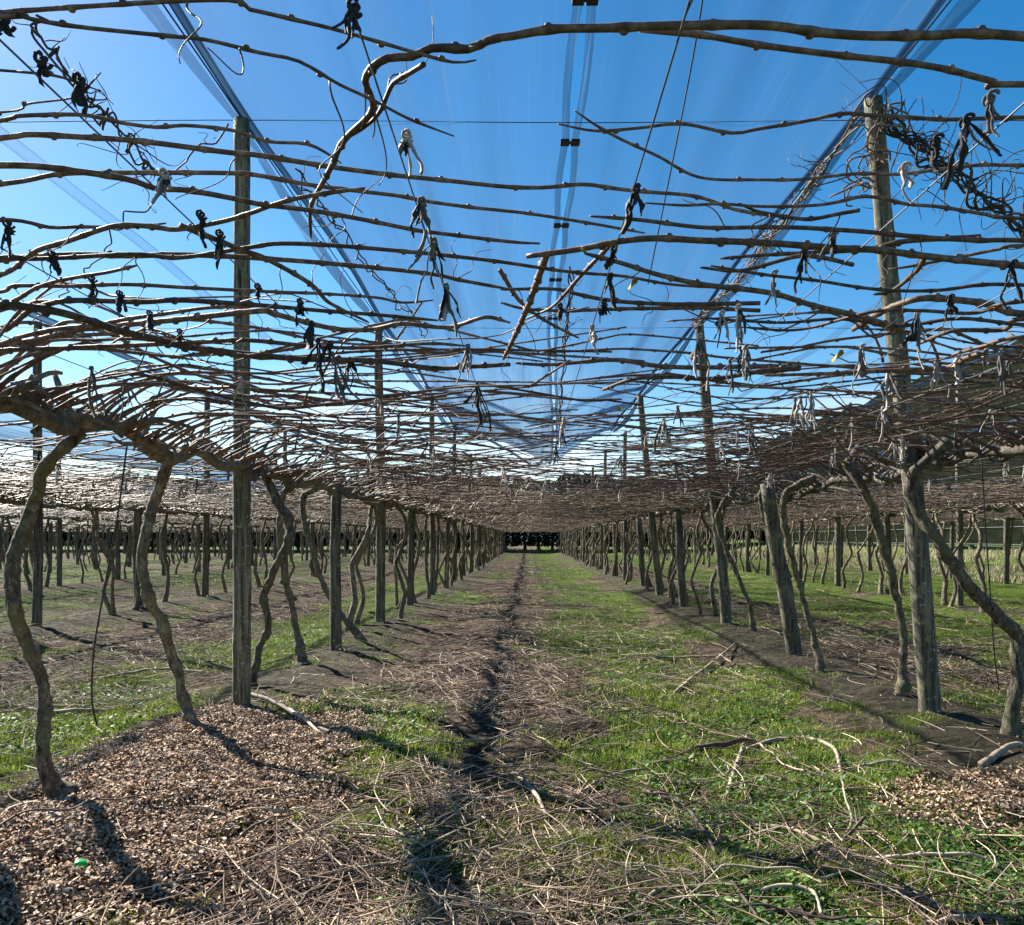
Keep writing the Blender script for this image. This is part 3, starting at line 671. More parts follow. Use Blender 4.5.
# ------------------------------------------------------------------ trellis wires and overhead cables
def long_wire(name, x, z, r, m, label, cat, group, y0=-2.0, y1=71.0, sag=0.012, x1=None, K=5):
    n = 76; yy = np.linspace(y0, y1, n); P = np.stack([np.linspace(x, x if x1 is None else x1, n), yy, z - sag * (0.5 - 0.5 * np.cos(yy * 2 * np.pi / PITCH * 0.5))], 1)
    g = Geo(); g.add(*tubes(P, np.full(n, r), K)); o = link(name, g.mesh(name, m)); return tag(o, label, cat, group)
LANE_W = [-1.62, -1.14, -0.67, -0.21, 0.19, 0.72, 1.22, 1.72, 2.30]
for i, x in enumerate(LANE_W):
    long_wire('trellis_wire', x, 1.885, 0.0016, M['wire'], f'taut thin trellis wire over the lane, {ordinal(i + 1)} from the left row', 'wire', 'trellis wires over the lane')
for a, b, nm in ((-7.05, -2.15, 'left bay'), (2.9, 8.05, 'right bay')):
    for i in range(6):
        long_wire('trellis_wire', a + (b - a) * (i + 1) / 7, 1.885, 0.0018, M['wire'], f'taut thin trellis wire over the {nm} beside the lane, {ordinal(i + 1)} from the left', 'wire', 'trellis wires over the side bays')
for x, lab in ((-2.15, 'dark overhead cable along the tall posts left of the lane'), (2.47, 'dark overhead cable along the tall posts right of the lane'), (-7.05, 'dark overhead cable along the second row of tall posts at left'), (8.05, 'dark overhead cable along the second row of tall posts at right')):
    long_wire('overhead_cable', x, 4.40, 0.006, M['cable'], lab, 'cable', 'cables along the tall posts', 0.5, 71, 0.02)
for i in range(6):
    y = 6.0 + i * 5.9; n = 60; xx = np.linspace(-30, 14, n)
    P = np.stack([xx, np.full(n, y), 4.385 - 0.02 * np.sin((xx + 2.15) * np.pi / 5.1) ** 2], 1); g = Geo(); g.add(*tubes(P, np.full(n, 0.0035), 5))
    tag(link('cross_cable', g.mesh('cross_cable', M['cable'])), f'thin cable crossing the lane high up, {ordinal(i + 1)} out from the camera', 'cable', 'cables crossing between tall posts')

# ------------------------------------------------------------------ hail nets
def cloth(name, rows_fn, xs, ys, m, parent):
    XX, YY = np.meshgrid(xs, ys, indexing='ij'); V = rows_fn(XX, YY); a, b = XX.shape; idx = np.arange(a * b).reshape(a, b)
    qq = np.stack([idx[:-1, :-1], idx[1:, :-1], idx[1:, 1:], idx[:-1, 1:]], -1).reshape(-1, 4)
    return link(name, np_mesh(name, V.reshape(-1, 3), [qq], m, True), parent)
NX0, NX1, SEAM, NZ = -2.13, 2.46, 0.34, 4.41
NEND = 23.5
def seam_x(y): return SEAM + 0.35 * sstep(10, 22, y)
def net_z(u, y):
    """u: 0 at the outer cable, 1 at the seam"""
    drop = 1.05 * sstep(11, 23, y)
    return NZ + 0.05 * u - (0.10 * np.sin(np.pi * np.clip(u, 0, 1)) ) * (1 - sstep(10, 16, y)) - drop * u ** 1.5
def seam_gap(y):
    ph = ((y - 4.7) / 1.72) % 1.0; return 0.006 + 0.028 * np.sin(np.pi * ph)
net = empty('hail_net', (0, 0, 0), 'blue-looking sheer hail net stretched over the lane between the tall posts', 'net')
ys = np.concatenate([np.arange(0.8, 8, 0.2), np.arange(8, NEND + 0.05, 0.25)]); us = np.linspace(0, 1, 26)
def rip(u, y): return 0.018 * np.sin(u * 31 + y * 0.7) * np.sin(np.pi * u) + 0.02 * (vnoise(u * 14, y * 0.35, 5) - 0.5)
for nm, xe, sg in (('net_panel', NX0, 1), ('net_panel', NX1, -1)):
    def fn(U, YY, xe=xe, sg=sg):
        xs_ = seam_x(YY) - sg * (seam_gap(YY) + 0.055); sc = 0.06 * np.sin(np.pi * ((YY - 6) / 5.9)) ** 2 * (1 - U) ** 4 * sg
        return np.stack([xe + (xs_ - xe) * U + sc, YY, net_z(U, YY) + rip(U, YY)], -1)
    cloth('net_panel', fn, us, ys, M['net'], net)
    def fs(U, YY, sg=sg):
        return np.stack([seam_x(YY) - sg * (seam_gap(YY) + 0.058 * (1 - U)), YY, net_z(np.ones_like(U), YY) - 0.008 + 0.006 * np.sin(U * 3)], -1)
    cloth('seam_hem', fs, np.linspace(0, 1, 4), ys, M['net_hem'], net)
    def fe(U, YY, xe=xe, sg=sg):   # loose outer hem hanging beyond the cable
        ph = np.abs(np.sin(np.pi * (YY - 6) / 5.9)); return np.stack([xe - sg * (0.03 + U * (0.015 + 0.035 * ph)) - sg * 0.05 * ph, YY, NZ - 0.01 - 0.05 * U - 0.08 * ph * U], -1)
    cloth('outer_hem', fe, np.linspace(0, 1, 4), ys, M['net_hem'], net)
    def fr(U, YY, xe=xe, sg=sg):   # rolled edge on the cable
        a = U * 2 * np.pi; return np.stack([xe + sg * 0.01 + 0.028 * np.cos(a) + 0.06 * np.sin(np.pi * ((YY - 6) / 5.9)) ** 2 * sg, YY, NZ + 0.026 * np.sin(a)], -1)
    cloth('rolled_edge', fr, np.linspace(0, 1, 9), ys, M['net_roll'], net)
# gathered cross folds where the net is pulled down at its far end
def fold(yc, wdt, dz):
    us2 = np.linspace(0, 1, 40)
    def f(U, VV):
        v = np.abs(U * 2 - 1); y = yc + (1 - v) * 1.2 + VV * wdt; x = NX0 + (NX1 - NX0) * U
        u = 1 - v; return np.stack([x, y, net_z(u, y) - dz - 0.03 * np.sin(VV * 6.3) * np.sin(np.pi * U)], -1)
    return f
cloth('gathered_fold', fold(18.2, 0.9, 0.05), np.linspace(0, 1, 40), np.linspace(0, 1, 8), M['net_hem'], net)
cloth('gathered_fold', fold(16.4, 0.5, 0.04), np.linspace(0, 1, 40), np.linspace(0, 1, 8), M['net_hem'], net)
cloth('end_hem', fold(22.0, 0.9, 0.06), np.linspace(0, 1, 40), np.linspace(0, 1, 8), M['net_hem'], net)
clip_ys = [4.75 + 1.72 * k for k in range(0, 11)]
for y in clip_ys:
    g = Geo(); z = float(net_z(np.array([1.0]), np.array([y]))[0]) - 0.012; x = float(seam_x(np.array([y]))[0])
    for s in (-1, 1): box(g, (x + s * 0.042, y, z), (0.072, 0.085, 0.02))
    box(g, (x, y, z - 0.002), (0.03, 0.03, 0.012)); link('clip', g.mesh('clip', M['clip'], smooth=False), net)
for x0, x1, m, lab in ((-17.35, -12.35, 'net', 'grey-blue hail net over the fourth bay at far left'), (-27.5, -22.6, 'net', 'hail net seen edge-on over the sixth bay at far left')):
    o = empty('hail_net', (0, 0, 0), lab, 'net')
    def fn(U, YY): return np.stack([x0 + (x1 - x0) * U, YY, 4.42 - 0.22 * np.sin(np.pi * U) + 0.05 * (vnoise(U * 9, YY * .4, 3) - .5)], -1)
    cloth('net_panel', fn, np.linspace(0, 1, 12), np.linspace(4, 66, 60), M[m], o)
    for xe in (x0, x1):
        def fr(U, YY): a = U * 2 * np.pi; return np.stack([xe + 0.03 * np.cos(a), YY, 4.42 + 0.03 * np.sin(a)], -1)
        cloth('rolled_edge', fr, np.linspace(0, 1, 8), np.linspace(4, 66, 30), M['net_hem'], o)
def roll(x, z, y0, y1, wd, m, lab):
    def f(U, YY): a = U * 2 * np.pi; return np.stack([x + wd * np.cos(a) + 0.03 * np.sin(YY * 1.1), YY, z + wd * 0.5 * np.sin(a) - 0.03 * np.sin(YY * 1.06) ** 2], -1)
    tag(cloth('furled_net', f, np.linspace(0, 1, 10), np.linspace(y0, y1, 110), m, None), lab, 'net', 'furled nets on overhead cables')
roll(-7.0, 4.42, 4, 66, 0.085, M['net_hem'], 'dark furled hail net along the cable of second row at left')
roll(-4.15, 4.42, 1.5, 40, 0.07, M['net_thin'], 'faint sheer net strip across the clear sky at left')
roll(4.75, 4.42, 1.5, 40, 0.07, M['net_thin'], 'faint sheer net strip across the clear sky at right')
roll(5.5, 4.46, 1.5, 40, 0.05, M['net_thin'], 'faintest thin net strip in the sky at far right')
roll(13.15, 4.42, 8, 66, 0.09, M['net_hem'], 'dark furled net along the cable nearest the windbreak')
roll(8.05, 4.42, 4, 66, 0.06, M['net_hem'], 'dark furled net along the second cable row at right')

# ------------------------------------------------------------------ twining dead stems on cables
def twiner(name, A, m, label, strands=3, amp=0.03, rad=0.005, curls=8, seed=0, sc=1.0):
    r = np.random.default_rng(seed); g = Geo(); n = 150; C = spline(A, n); t = np.linspace(0, 1, n)
    T = np.gradient(C, axis=0); T /= np.linalg.norm(T, axis=1, keepdims=True); U = np.cross(T, [0.1, 0.2, 1]); U /= np.linalg.norm(U, axis=1, keepdims=True); W = np.cross(T, U)
    for s in range(strands):
        ph = r.uniform(0, 6.28); fr = r.uniform(2.5, 6); a = amp * r.uniform(0.4, 1.2) * (1 + 0.5 * smooth_noise(n, 9, 1, r)[:, 0])
        P = C + U * (a * np.cos(ph + t * fr * 6.28))[:, None] + W * (a * np.sin(ph + t * fr * 6.28))[:, None] + smooth_noise(n, 40, 0.012, r)
        g.add(*tubes(P, np.full(n, rad * r.uniform(0.6, 1.3)), 5))
    for _ in range(curls):
        i = r.integers(4, n - 4); m_ = 18; tt = np.linspace(0, 1, m_); d = r.normal(0, 1, 3); d[2] = abs(d[2]) * r.choice([-0.6, 1]); d /= np.linalg.norm(d)
        e = np.cross(d, r.normal(0, 1, 3)); e /= np.linalg.norm(e); L = r.uniform(0.06, 0.3) * sc; cu = r.uniform(0.2, 0.6) * L
        P = C[i] + d * L * tt[:, None] + e * (cu * np.sin(tt * r.uniform(2, 7)) * tt)[:, None]; g.add(*tubes(P, np.interp(tt, [0, 1], [rad * 0.6, rad * 0.25]), 4))
    return tag(link(name, g.mesh(name, m)), label, 'dead stem', 'dead stems twined on wires')
twiner('twining_stem', [up3(27, 18, 2.12), up3(60, 60, 2.1), up3(95, 105, 2.08), up3(130, 140, 2.06), up3(160, 178, 2.04)][:5], M['twine_stem'], 'dark curly dead stem twined on a wire at top left', 2, 0.008, 0.0026, 26, 1, 0.4)
twiner('twining_stem', [up3(225, 128, 2.6), up3(180, 172, 2.55), up3(130, 220, 2.5), up3(85, 270, 2.45), up3(30, 325, 2.4)], M['twine_stem'], 'thin dark stem slanting down left from the dark tall post', 1, 0.010, 0.003, 10, 2, 0.4)
twiner('twining_stem', [up3(296, 170, 2.9), up3(330, 215, 2.85), up3(375, 275, 2.8), up3(425, 335, 2.75)], M['twine_stem'], 'knotted dark stem hanging in front of the net at left', 2, 0.012, 0.0045, 14, 3, 0.6)
yR = 5.75
twiner('twining_stem', [[2.47, 5.9, 4.38], [2.44, 7.0, 4.30], [2.40, 8.5, 4.22], [2.42, 10.0, 4.28], [2.44, 11.7, 4.38]], M['twine_pale'], 'pale twining stems wound along the right cable beneath the net', 5, 0.05, 0.009, 70, 4, 1.1)
twiner('twining_stem', [[2.50, 5.75, 4.32], [2.85, 5.72, 4.0], [3.15, 5.68, 3.74], [3.45, 5.64, 3.45], [3.75, 5.6, 3.3]], M['twine_stem'], 'tangled dark stems drooping right from the leaning post top', 6, 0.06, 0.009, 90, 5, 2.0)
twiner('twining_stem', [[2.28, 5.6, 3.6], [2.40, 5.62, 3.9], [2.50, 5.64, 4.15], [2.44, 5.7, 4.38]], M['twine_pale'], 'dry stem coiled round the head of the leaning post', 3, 0.10, 0.006, 30, 6, 1.0)
twiner('twining_stem', [[seam_x(np.array([9.]))[0] + .15, 9, 4.25], [.55, 12, 4.1], [.62, 15, 3.9], [.7, 18, 3.5]], M['twine_stem'], 'dark stem climbing along the middle seam of the net', 3, 0.03, 0.009, 60, 7, 1.0)

# ------------------------------------------------------------------ ties hanging from the wires
def strip(L, wd, r, m, dirx):
    """one shrivelled strap: a thin ragged ribbon that bends once or twice on its way down"""
    n = 12; t = np.linspace(0, 1, n); kn = r.normal(0, 0.22, (5, 3)); kn[0] = 0; wob = spline(kn, n)
    sp = r.normal(0, 0.22, 2); P = np.stack([dirx * L * abs(sp[0]) * t + L * 0.32 * wob[:, 0] * t, L * sp[1] * t + L * 0.32 * wob[:, 1] * t, -L * (t ** 1.1) * (1 - 0.25 * abs(sp[0]))], 1)
    ww = wd * np.interp(t, [0, 0.25, 0.7, 1], [0.35, 0.8, 1.0, r.uniform(0.25, 1.3)]) * (1 + 0.35 * r.normal(0, 1, n).clip(-1, 1)); tw = r.uniform(0, 3) + r.uniform(-2.5, 2.5) * t
    d = np.stack([np.cos(tw), np.sin(tw), 0.2 * np.sin(tw * 3)], 1); nrm = np.stack([-np.sin(tw), np.cos(tw), np.zeros(n)], 1)
    V = np.concatenate([P + d * ww[:, None] / 2 + nrm * 0.0012, P + nrm * (0.0026 + 0.15 * ww[:, None]), P - d * ww[:, None] / 2 + nrm * 0.0012, P - nrm * (0.0016 - 0.1 * ww[:, None])]).reshape(4, n, 3)
    idx = np.arange(4 * n).reshape(4, n); nx = np.roll(idx, -1, 0)
    qq = np.stack([idx[:, :-1], nx[:, :-1], nx[:, 1:], idx[:, 1:]], -1).reshape(-1, 4)
    return V.reshape(-1, 3), [qq, idx[:, 0][None], idx[:, -1][::-1][None]]
def tie(x, y, z, L, kinds, label, group, seed, count=None, wd=0.012):
    r = np.random.default_rng(seed); root = empty('vine_tie', (x, y, z), label, 'tie', group)
    g = Geo(); n = 26; a = np.linspace(0, 4 * np.pi, n); kr = 0.0055
    g.add(*tubes(np.stack([kr * np.cos(a), np.linspace(-0.012, 0.012, n), kr * np.sin(a)], 1), np.full(n, 0.0028), 5)); g.add(*ball((0, 0, -0.006), 0.0062, (1, 1.2, 0.9), 7, 5))
    link('knot', g.mesh('knot', M['tie_' + kinds[0]]), root)
    for s in range((count or r.integers(2, 5)) + 2):
        kd = kinds[s % len(kinds)]; g = Geo(); g.add(*strip(L * (0.95 if s == 0 else r.uniform(0.25, 0.8)), wd * r.choice([0.5, 0.8, 1.1, 1.7]), r, kd, r.choice([-1, 1]))); link('strip', g.mesh('strip', M['tie_' + kd]), root)
    return root
TIES = [ # px, py of the knot, length px, kinds, strips, where
 (4,18,28,'b',2,'at the top left corner'),(42,57,22,'b',2,'on the first wire at top left'),(80,78,42,'b',2,'under the short cut cane at top left'),
 (165,172,44,'pgb',6,'large fan left of the dark tall post'),(8,222,38,'b',4,'at the left edge beneath the long canes'),(52,252,24,'b',3,'between two canes left of the dark post'),
 (92,277,24,'b',2,'below the forked cane at left'),(120,292,22,'b',3,'above the bowed canes at left'),(150,312,26,'bg',3,'on the steep wire at left, over bowed canes'),
 (201,213,32,'b',2,'just left of the dark tall post'),(220,232,34,'bg',4,'touching the dark tall post on its left'),(354,4,55,'b',4,'at the top in front of the net'),
 (407,134,48,'pgb',5,'pale-tipped, hanging low in front of the net'),(422,200,55,'gb',6,'ragged upper bundle on the wire left of centre'),(434,240,70,'gb',7,'ragged middle bundle on the wire left of centre'),
 (446,285,60,'gbp',6,'ragged lower bundle on the wire left of centre'),(468,345,45,'gbp',5,'lowest ragged bundle left of the hanging stick'),(636,187,44,'b',4,'on the thin slanting wire right of the seam'),
 (614,247,22,'b',3,'small, beneath the thick cut cane end'),(610,275,32,'b',3,'above the yellow leaf in the middle'),(604,300,26,'b',4,'fringe right of the hanging stick'),
 (592,326,30,'p',4,'pale fringe right of the hanging stick'),(700,335,60,'pg',5,'pale curtain over the second right tall post'),(738,306,48,'pgb',5,'pale ones on the wire left of leaning post'),
 (722,312,40,'pb',4,'pale pair beside the far tall post'),(774,272,38,'pgb',3,'single pale strip slanting on the right wire'),(804,250,46,'b',6,'black fringe left of the leaning post'),
 (833,234,34,'gb',3,'grey strip just left of the leaning post'),(904,166,42,'p',2,'white forked strip right of the leaning post'),(936,138,36,'b',2,'black forked strip near the white one'),
 (966,118,60,'bg',4,'large dark strips at upper right'),(990,95,46,'gb',3,'uppermost grey strips at upper right'),(1012,262,52,'b',4,'black strips at the right edge'),
 (918,312,60,'pgb',4,'dark and white pair right of the leaning post'),(950,296,24,'b',2,'small black one over the thick bowed cane'),(862,345,52,'pg',5,'grey curtain before the leaning post'),
 (888,370,42,'pg',4,'pale strips at the foot of the leaning post view'),(936,362,40,'p',4,'white strips under the pale cane'),(958,356,30,'p',2,'white short strips right of the pale cane'),
 (985,350,26,'p',3,'bright white trio at right'),(1000,352,44,'pg',3,'long pale strips at far right'),(560,305,20,'b',2,'small one below the slanting branch'),
 (312,322,30,'bp',3,'left of the second tall post'),(300,300,26,'b',2,'hanging left of the net edge'),(330,342,26,'b',3,'below the net edge at left'),
 (350,358,34,'bg',4,'drooping beneath the second tall post top'),(258,285,20,'b',2,'just right of the dark tall post'),(180,330,22,'b',2,'on the wire just left of the dark post'),
]
KN = {'b': 'black', 'g': 'grey', 'p': 'pale'}
for i, (px, py, lp, kd, cn, where) in enumerate(TIES):
    p = up3(px, py, 1.885); L = lp * p[1] / FPX
    kinds = [KN[c] for c in kd]; nm = {'black': 'black', 'grey': 'grey', 'pale': 'pale'}[kinds[0]]
    tie(p[0], p[1], p[2] - 0.004, L, kinds, f'knotted {nm} tie strips {where}', 'ties knotted on the wires', 4000 + i, cn, 0.0085 if p[1] < 2 else 0.0125)
# small shared-data ties further along the wires
tprot = []
for k in range(12):
    r = np.random.default_rng(60 + k); g = Geo(); g.add(*ball((0, 0, 0), 0.010)); kd = ['black', 'grey', 'pale', 'black', 'grey', 'pale'][k % 6]
    for s in range(r.integers(3, 8)): g.add(*strip(r.uniform(0.05, 0.19), r.uniform(0.006, 0.016), r, 0, r.choice([-1, 1])))
    tprot.append((kd, g.mesh('vine_tie', M['tie_' + kd])))
for i in range(280):
    y = 2.6 + 22 * (i / 280) ** 1.5 + random.uniform(-0.1, 0.1); bay = random.random()
    if bay < 0.5: x = random.choice(LANE_W); wh = 'over the lane'
    elif bay < 0.64: x = -7.05 + 4.9 * random.randint(1, 6) / 7; wh = 'over the left bay'; y += 2
    else: x = 2.9 + 5.15 * random.randint(1, 6) / 7; wh = 'over the right bay'; y += 2
    kd, me = tprot[random.randrange(12)] if x < 0.5 else tprot[random.choice([1, 2, 8, 5, 11, 4, 10, 0])]
    o = link('vine_tie', me, None, (x, y, 1.88)); o.rotation_euler.z = random.uniform(0, 6.28)
    tag(o, f'small {kd} tie tuft among many on the trellis wires {wh}', 'tie', 'small tie tufts down the wires')
# string and hoses
def line_thing(name, A, rad, m, label, cat, n=30):
    C = spline(A, n); g = Geo(); g.add(*tubes(C, np.full(n, rad), 6)); return tag(link(name, g.mesh(name, m)), label, cat)
line_thing('string', [[0.19, 1.02, 1.9], [0.28, 1.3, 2.1], [0.30, 2.0, 1.885]], 0.0015, M['cable'], 'thin dark string slanting steeply in front of the net', 'string')
def at(px, py, y): return [(px - VX) / FPX * y, y, CAM_H + (VY - py) / FPX * y]
line_thing('irrigation_hose', [at(127, 445, 5.3), at(117, 520, 5.3), at(104, 590, 5.3), at(94, 650, 5.3), at(92, 700, 5.3), at(97, 725, 5.3)], 0.0065, M['hose'], 'thin black hose hanging to the grass between two left trunks', 'hose')
line_thing('irrigation_hose', [at(981, 445, 6.7), at(985, 520, 6.7), at(990, 590, 6.7), at(994, 650, 6.7), at(999, 690, 6.7)], 0.0065, M['hose'], 'thin black hose hanging at right beside the kinked trunk', 'hose')
# last leaves
def leaf(px, py, z, s, label, seed):
    r = np.random.default_rng(seed); n = 10; a = np.linspace(0, 2 * np.pi, n, endpoint=False); p = up3(px, py, z)
    V = np.stack([s * np.cos(a), s * 0.7 * np.sin(a), 0.25 * s * np.cos(2 * a)], 1); V = np.vstack([V, V + [0, 0, -0.002]])
    f = np.stack([np.arange(n), (np.arange(n) + 1) % n, (np.arange(n) + 1) % n + n, np.arange(n) + n], -1)
    me = np_mesh('leaf', V, [np.arange(n)[None], np.arange(n)[::-1][None] + n, f], M['yellow_leaf']); o = link('leaf', me, None, p); o.rotation_euler = (r.uniform(0.6, 1.3), r.uniform(-.5, .5), r.uniform(0, 6))
    tag(o, label, 'leaf')
leaf(584, 250, 1.87, 0.010, 'tiny yellow leaf under the thick cut cane end', 1); leaf(632, 284, 1.87, 0.020, 'yellow leaf hanging right of the net seam', 2)
leaf(837, 356, 1.87, 0.032, 'yellow-green leaf left of the leaning post', 3)
leaf(619, 408, 1.87, 0.014, 'small yellow leaf low in the middle distance', 4)

# ------------------------------------------------------------------ end shelterbelt, windbreak
def shelter_tree(seed):
    r = np.random.default_rng(seed); tg = Geo(); n = 12; zz = np.linspace(-0.3, 6.2, n); P = np.stack([*(smooth_noise(n, 4, 0.07, r)[:, :2].T), zz], 1); tg.add(*tubes(P, np.interp(zz, [0, 6], [0.17, 0.04]), 8))
    for _ in range(26):
        z = r.uniform(1.0, 5.8); a = r.uniform(0, 6.28); L = 1.5 * (1.1 - z / 8); t = np.linspace(0, 1, 5)[:, None]
        tg.add(*tubes(np.array([0, 0, z]) + t * np.array([math.cos(a) * L, math.sin(a) * L, 0.3 * L]), np.interp(t[:, 0], [0, 1], [0.035, 0.01]), 4))
    N = 3800; z = r.uniform(0.25, 6.9, N) ; rr = 1.75 * np.sqrt(np.clip(1.12 - ((z - 3.2) / 4.1) ** 2, 0.05, 1)) * r.uniform(0.25, 1, N) ** 0.5 * (0.75 + 0.4 * r.random(N)); a = r.uniform(0, 6.28, N)
    keep = vnoise(a * 2.2, z * 1.6, seed) > 0.22; z, rr, a = z[keep], rr[keep], a[keep]; N = len(z)
    c = np.stack([rr * np.cos(a), rr * np.sin(a), z], 1); d1 = r.normal(0, 1, (N, 3)); d1 /= np.linalg.norm(d1, axis=1, keepdims=True); d2 = np.cross(d1, r.normal(0, 1, (N, 3))); d2 /= np.linalg.norm(d2, axis=1, keepdims=True)
    s = r.uniform(0.10, 0.24, N)[:, None]; V = np.stack([c - d1 * s, c + d2 * s * 0.45, c + d1 * s, c - d2 * s * 0.45], 1).reshape(-1, 3)
    return tg.mesh('trunk', M['shelter_trunk']), np_mesh('crown', V, [np.arange(4 * N).reshape(-1, 4)], M['conifer'], False)
tp = [shelter_tree(s) for s in (11, 12, 13, 14)]
xs_ = np.arange(-62, 26, 1.5)
for i, x in enumerate(xs_):
    y = 75.5 + random.uniform(-0.5, 0.5) ; a = random.choice(tp)
    if abs(x) < 4: lab = f'dark shelter tree closing the far end of the lane, {ordinal(int((x + 4) // 1.5) + 1)} from left'
    else: lab = 'dark shelter tree in the row behind the far ' + ('left' if x < 0 else 'right') + ' vine rows'
    o = empty('shelter_tree', (x, y, gh(x, y)), lab, 'tree', 'shelter trees across the far end'); o.rotation_euler.z = random.uniform(0, 6.28); sc = random.uniform(0.9, 1.02); o.scale = (sc, sc, sc)
    link('trunk', a[0], o); link('crown', a[1], o)
wf = empty('windbreak_fence', (22, 40, gh(22, 40)), 'tall dark green windbreak cloth fence beyond the right rows', 'fence')
ys_ = np.linspace(-34, 36, 120); zs = np.linspace(0.25, 9.6, 14)
YY, ZZ = np.meshgrid(ys_, zs, indexing='ij'); XX = 0.10 * np.sin(YY * np.pi / 5) ** 2 * np.sin(ZZ / 8.9 * np.pi) + 0.06 * (vnoise(YY * .8, ZZ * .8, 4) - .5)
ZZ2 = ZZ - 0.25 * (ZZ / 8.9) * np.sin(YY * np.pi / 5) ** 2
idx = np.arange(YY.size).reshape(YY.shape); qq = np.stack([idx[:-1, :-1], idx[1:, :-1], idx[1:, 1:], idx[:-1, 1:]], -1).reshape(-1, 4)
link('cloth', np_mesh('cloth', np.stack([XX, YY, ZZ2], -1).reshape(-1, 3), [qq], M['windcloth']), wf)
pm = post_mesh('fence_post', 9.9, 0.12, 0, 10, 5)
for y in np.arange(-35, 36, 5.0): link('fence_post', pm, wf, (0.16, y, 0))
for z in (0.3, 1.1, 4.5, 8.6):
    g = Geo(); P = np.stack([np.full(40, -0.05), np.linspace(-34, 36, 40), np.full(40, z)], 1); g.add(*tubes(P, np.full(40, 0.012), 5)); link('fence_wire', g.mesh('fence_wire', M['wire']), wf)

# ------------------------------------------------------------------ ground cover
def tri_blades(x, y, hgt, wd, r, lean=0.6):
    N = len(x); z = height(x, y); a = r.uniform(0, 6.28, N); la = r.uniform(0, 6.28, N); ln = r.uniform(0, lean, N) * hgt
    d = np.stack([np.cos(a), np.sin(a), np.zeros(N)], 1) * (wd / 2)[:, None]; b = np.stack([x, y, z - 0.006], 1)
    mid = b + np.stack([np.cos(la) * ln * .35, np.sin(la) * ln * .35, hgt * .6], 1); tip = b + np.stack([np.cos(la) * ln, np.sin(la) * ln, hgt], 1)
    V = np.stack([b - d, b + d, mid + d * .7, mid - d * .7, tip], 1).reshape(-1, 3); i = np.arange(N)[:, None] * 5
    return V, [i + np.array([[0, 1, 2, 3]]), i + np.array([[3, 2, 4]])]
def scatter(n, x0, x1, y0, y1, r, power=1.0):
    """points denser towards the camera, inside the view"""
    u = r.random(n); y = 1 / (1 / y1 + (1 / y0 - 1 / y1) * u) if power else r.uniform(y0, y1, n)
    x = r.uniform(np.maximum(x0, -0.72 * y), np.minimum(x1, 0.68 * y)); return x, y
def mulch_mask(x, y):
    a = np.exp(-(((x + 1.75) / 0.78) ** 4 + ((y - 4.1) / 1.75) ** 4)); b = np.exp(-(((x - 2.65) / 0.85) ** 4 + ((y - 3.95) / 0.42) ** 4))
    n = 0.5 * (vnoise(x * 5, y * 5, 8) - 0.5); return np.clip(a + b + n * ((a + b) > 0.08), 0, 1)
r = np.random.default_rng(5)
x, y = scatter(330000, -13, 13, 2.3, 45, r); k = (green_mask(x, y) * (1 - 0.95 * (mulch_mask(x, y) > 0.35)) > r.random(len(x))) ; x, y = x[k], y[k]
hh = r.uniform(0.014, 0.046, len(x)) * (0.7 + 0.9 * vnoise(x * 1.5, y * 1.5, 21)); g = Geo(); g.add(*tri_blades(x, y, hh, r.uniform(0.003, 0.006, len(x)) * (1 + y / 14), r, 1.2))
tag(link('grass', g.mesh('grass', M['grass'], smooth=False)), 'short green grass in patches over the orchard floor', 'grass', None, 'stuff')
# clover-like weeds
x, y = scatter(105000, -5, 4, 2.3, 12, r); k = (green_mask(x, y) * vnoise(x * 2.2, y * 2.2, 33) * (mulch_mask(x, y) < 0.4) > 0.25 + 0.4 * r.random(len(x))); x, y = x[k], y[k]; N = len(x)
z = height(x, y) + r.uniform(0.01, 0.045, N); a = r.uniform(0, 6.28, N); s = r.uniform(0.006, 0.014, N); tl = r.normal(0, 0.35, (N, 2))
ang = np.arange(6) / 6 * 2 * np.pi; V = np.stack([x[:, None] + s[:, None] * np.cos(ang + a[:, None]), y[:, None] + s[:, None] * 0.75 * np.sin(ang + a[:, None]), z[:, None] + s[:, None] * (tl[:, :1] * np.cos(ang) + tl[:, 1:] * np.sin(ang))], -1).reshape(-1, 3)
tag(link('weeds', np_mesh('weeds', V, [np.arange(N * 6).reshape(-1, 6)], M['clover'], False)), 'low broad-leaved weeds in the grass', 'weeds', None, 'stuff')
# tall dry grass by the windbreak and at the far end
x = np.concatenate([r.uniform(13.8, 20.5, 26000), r.uniform(-9, 12, 5000)]); y = np.concatenate([r.uniform(14, 66, 26000), r.uniform(70, 74.5, 5000)])
g = Geo(); hh = r.uniform(0.12, 0.34, len(x)) * np.clip(1.6 * vnoise(x * .7, y * .5, 4) - 0.1, 0.12, 1.2); kk = np.arange(len(x)) < 26000; hh[~kk] *= 0.9
g.add(*tri_blades(x[kk], y[kk], hh[kk], r.uniform(0.015, 0.04, kk.sum()), r, 0.9)); tag(link('dry_grass', g.mesh('dry_grass', M['drygrass'], smooth=False)), 'long dry grass along the windbreak bank', 'grass', None, 'stuff')
g = Geo(); g.add(*tri_blades(x[~kk], y[~kk], hh[~kk], r.uniform(0.03, 0.07, (~kk).sum()), r, 0.9)); tag(link('bank_grass', g.mesh('bank_grass', M['grass'], smooth=False)), 'green grass bank at the end of the lane', 'grass', None, 'stuff')
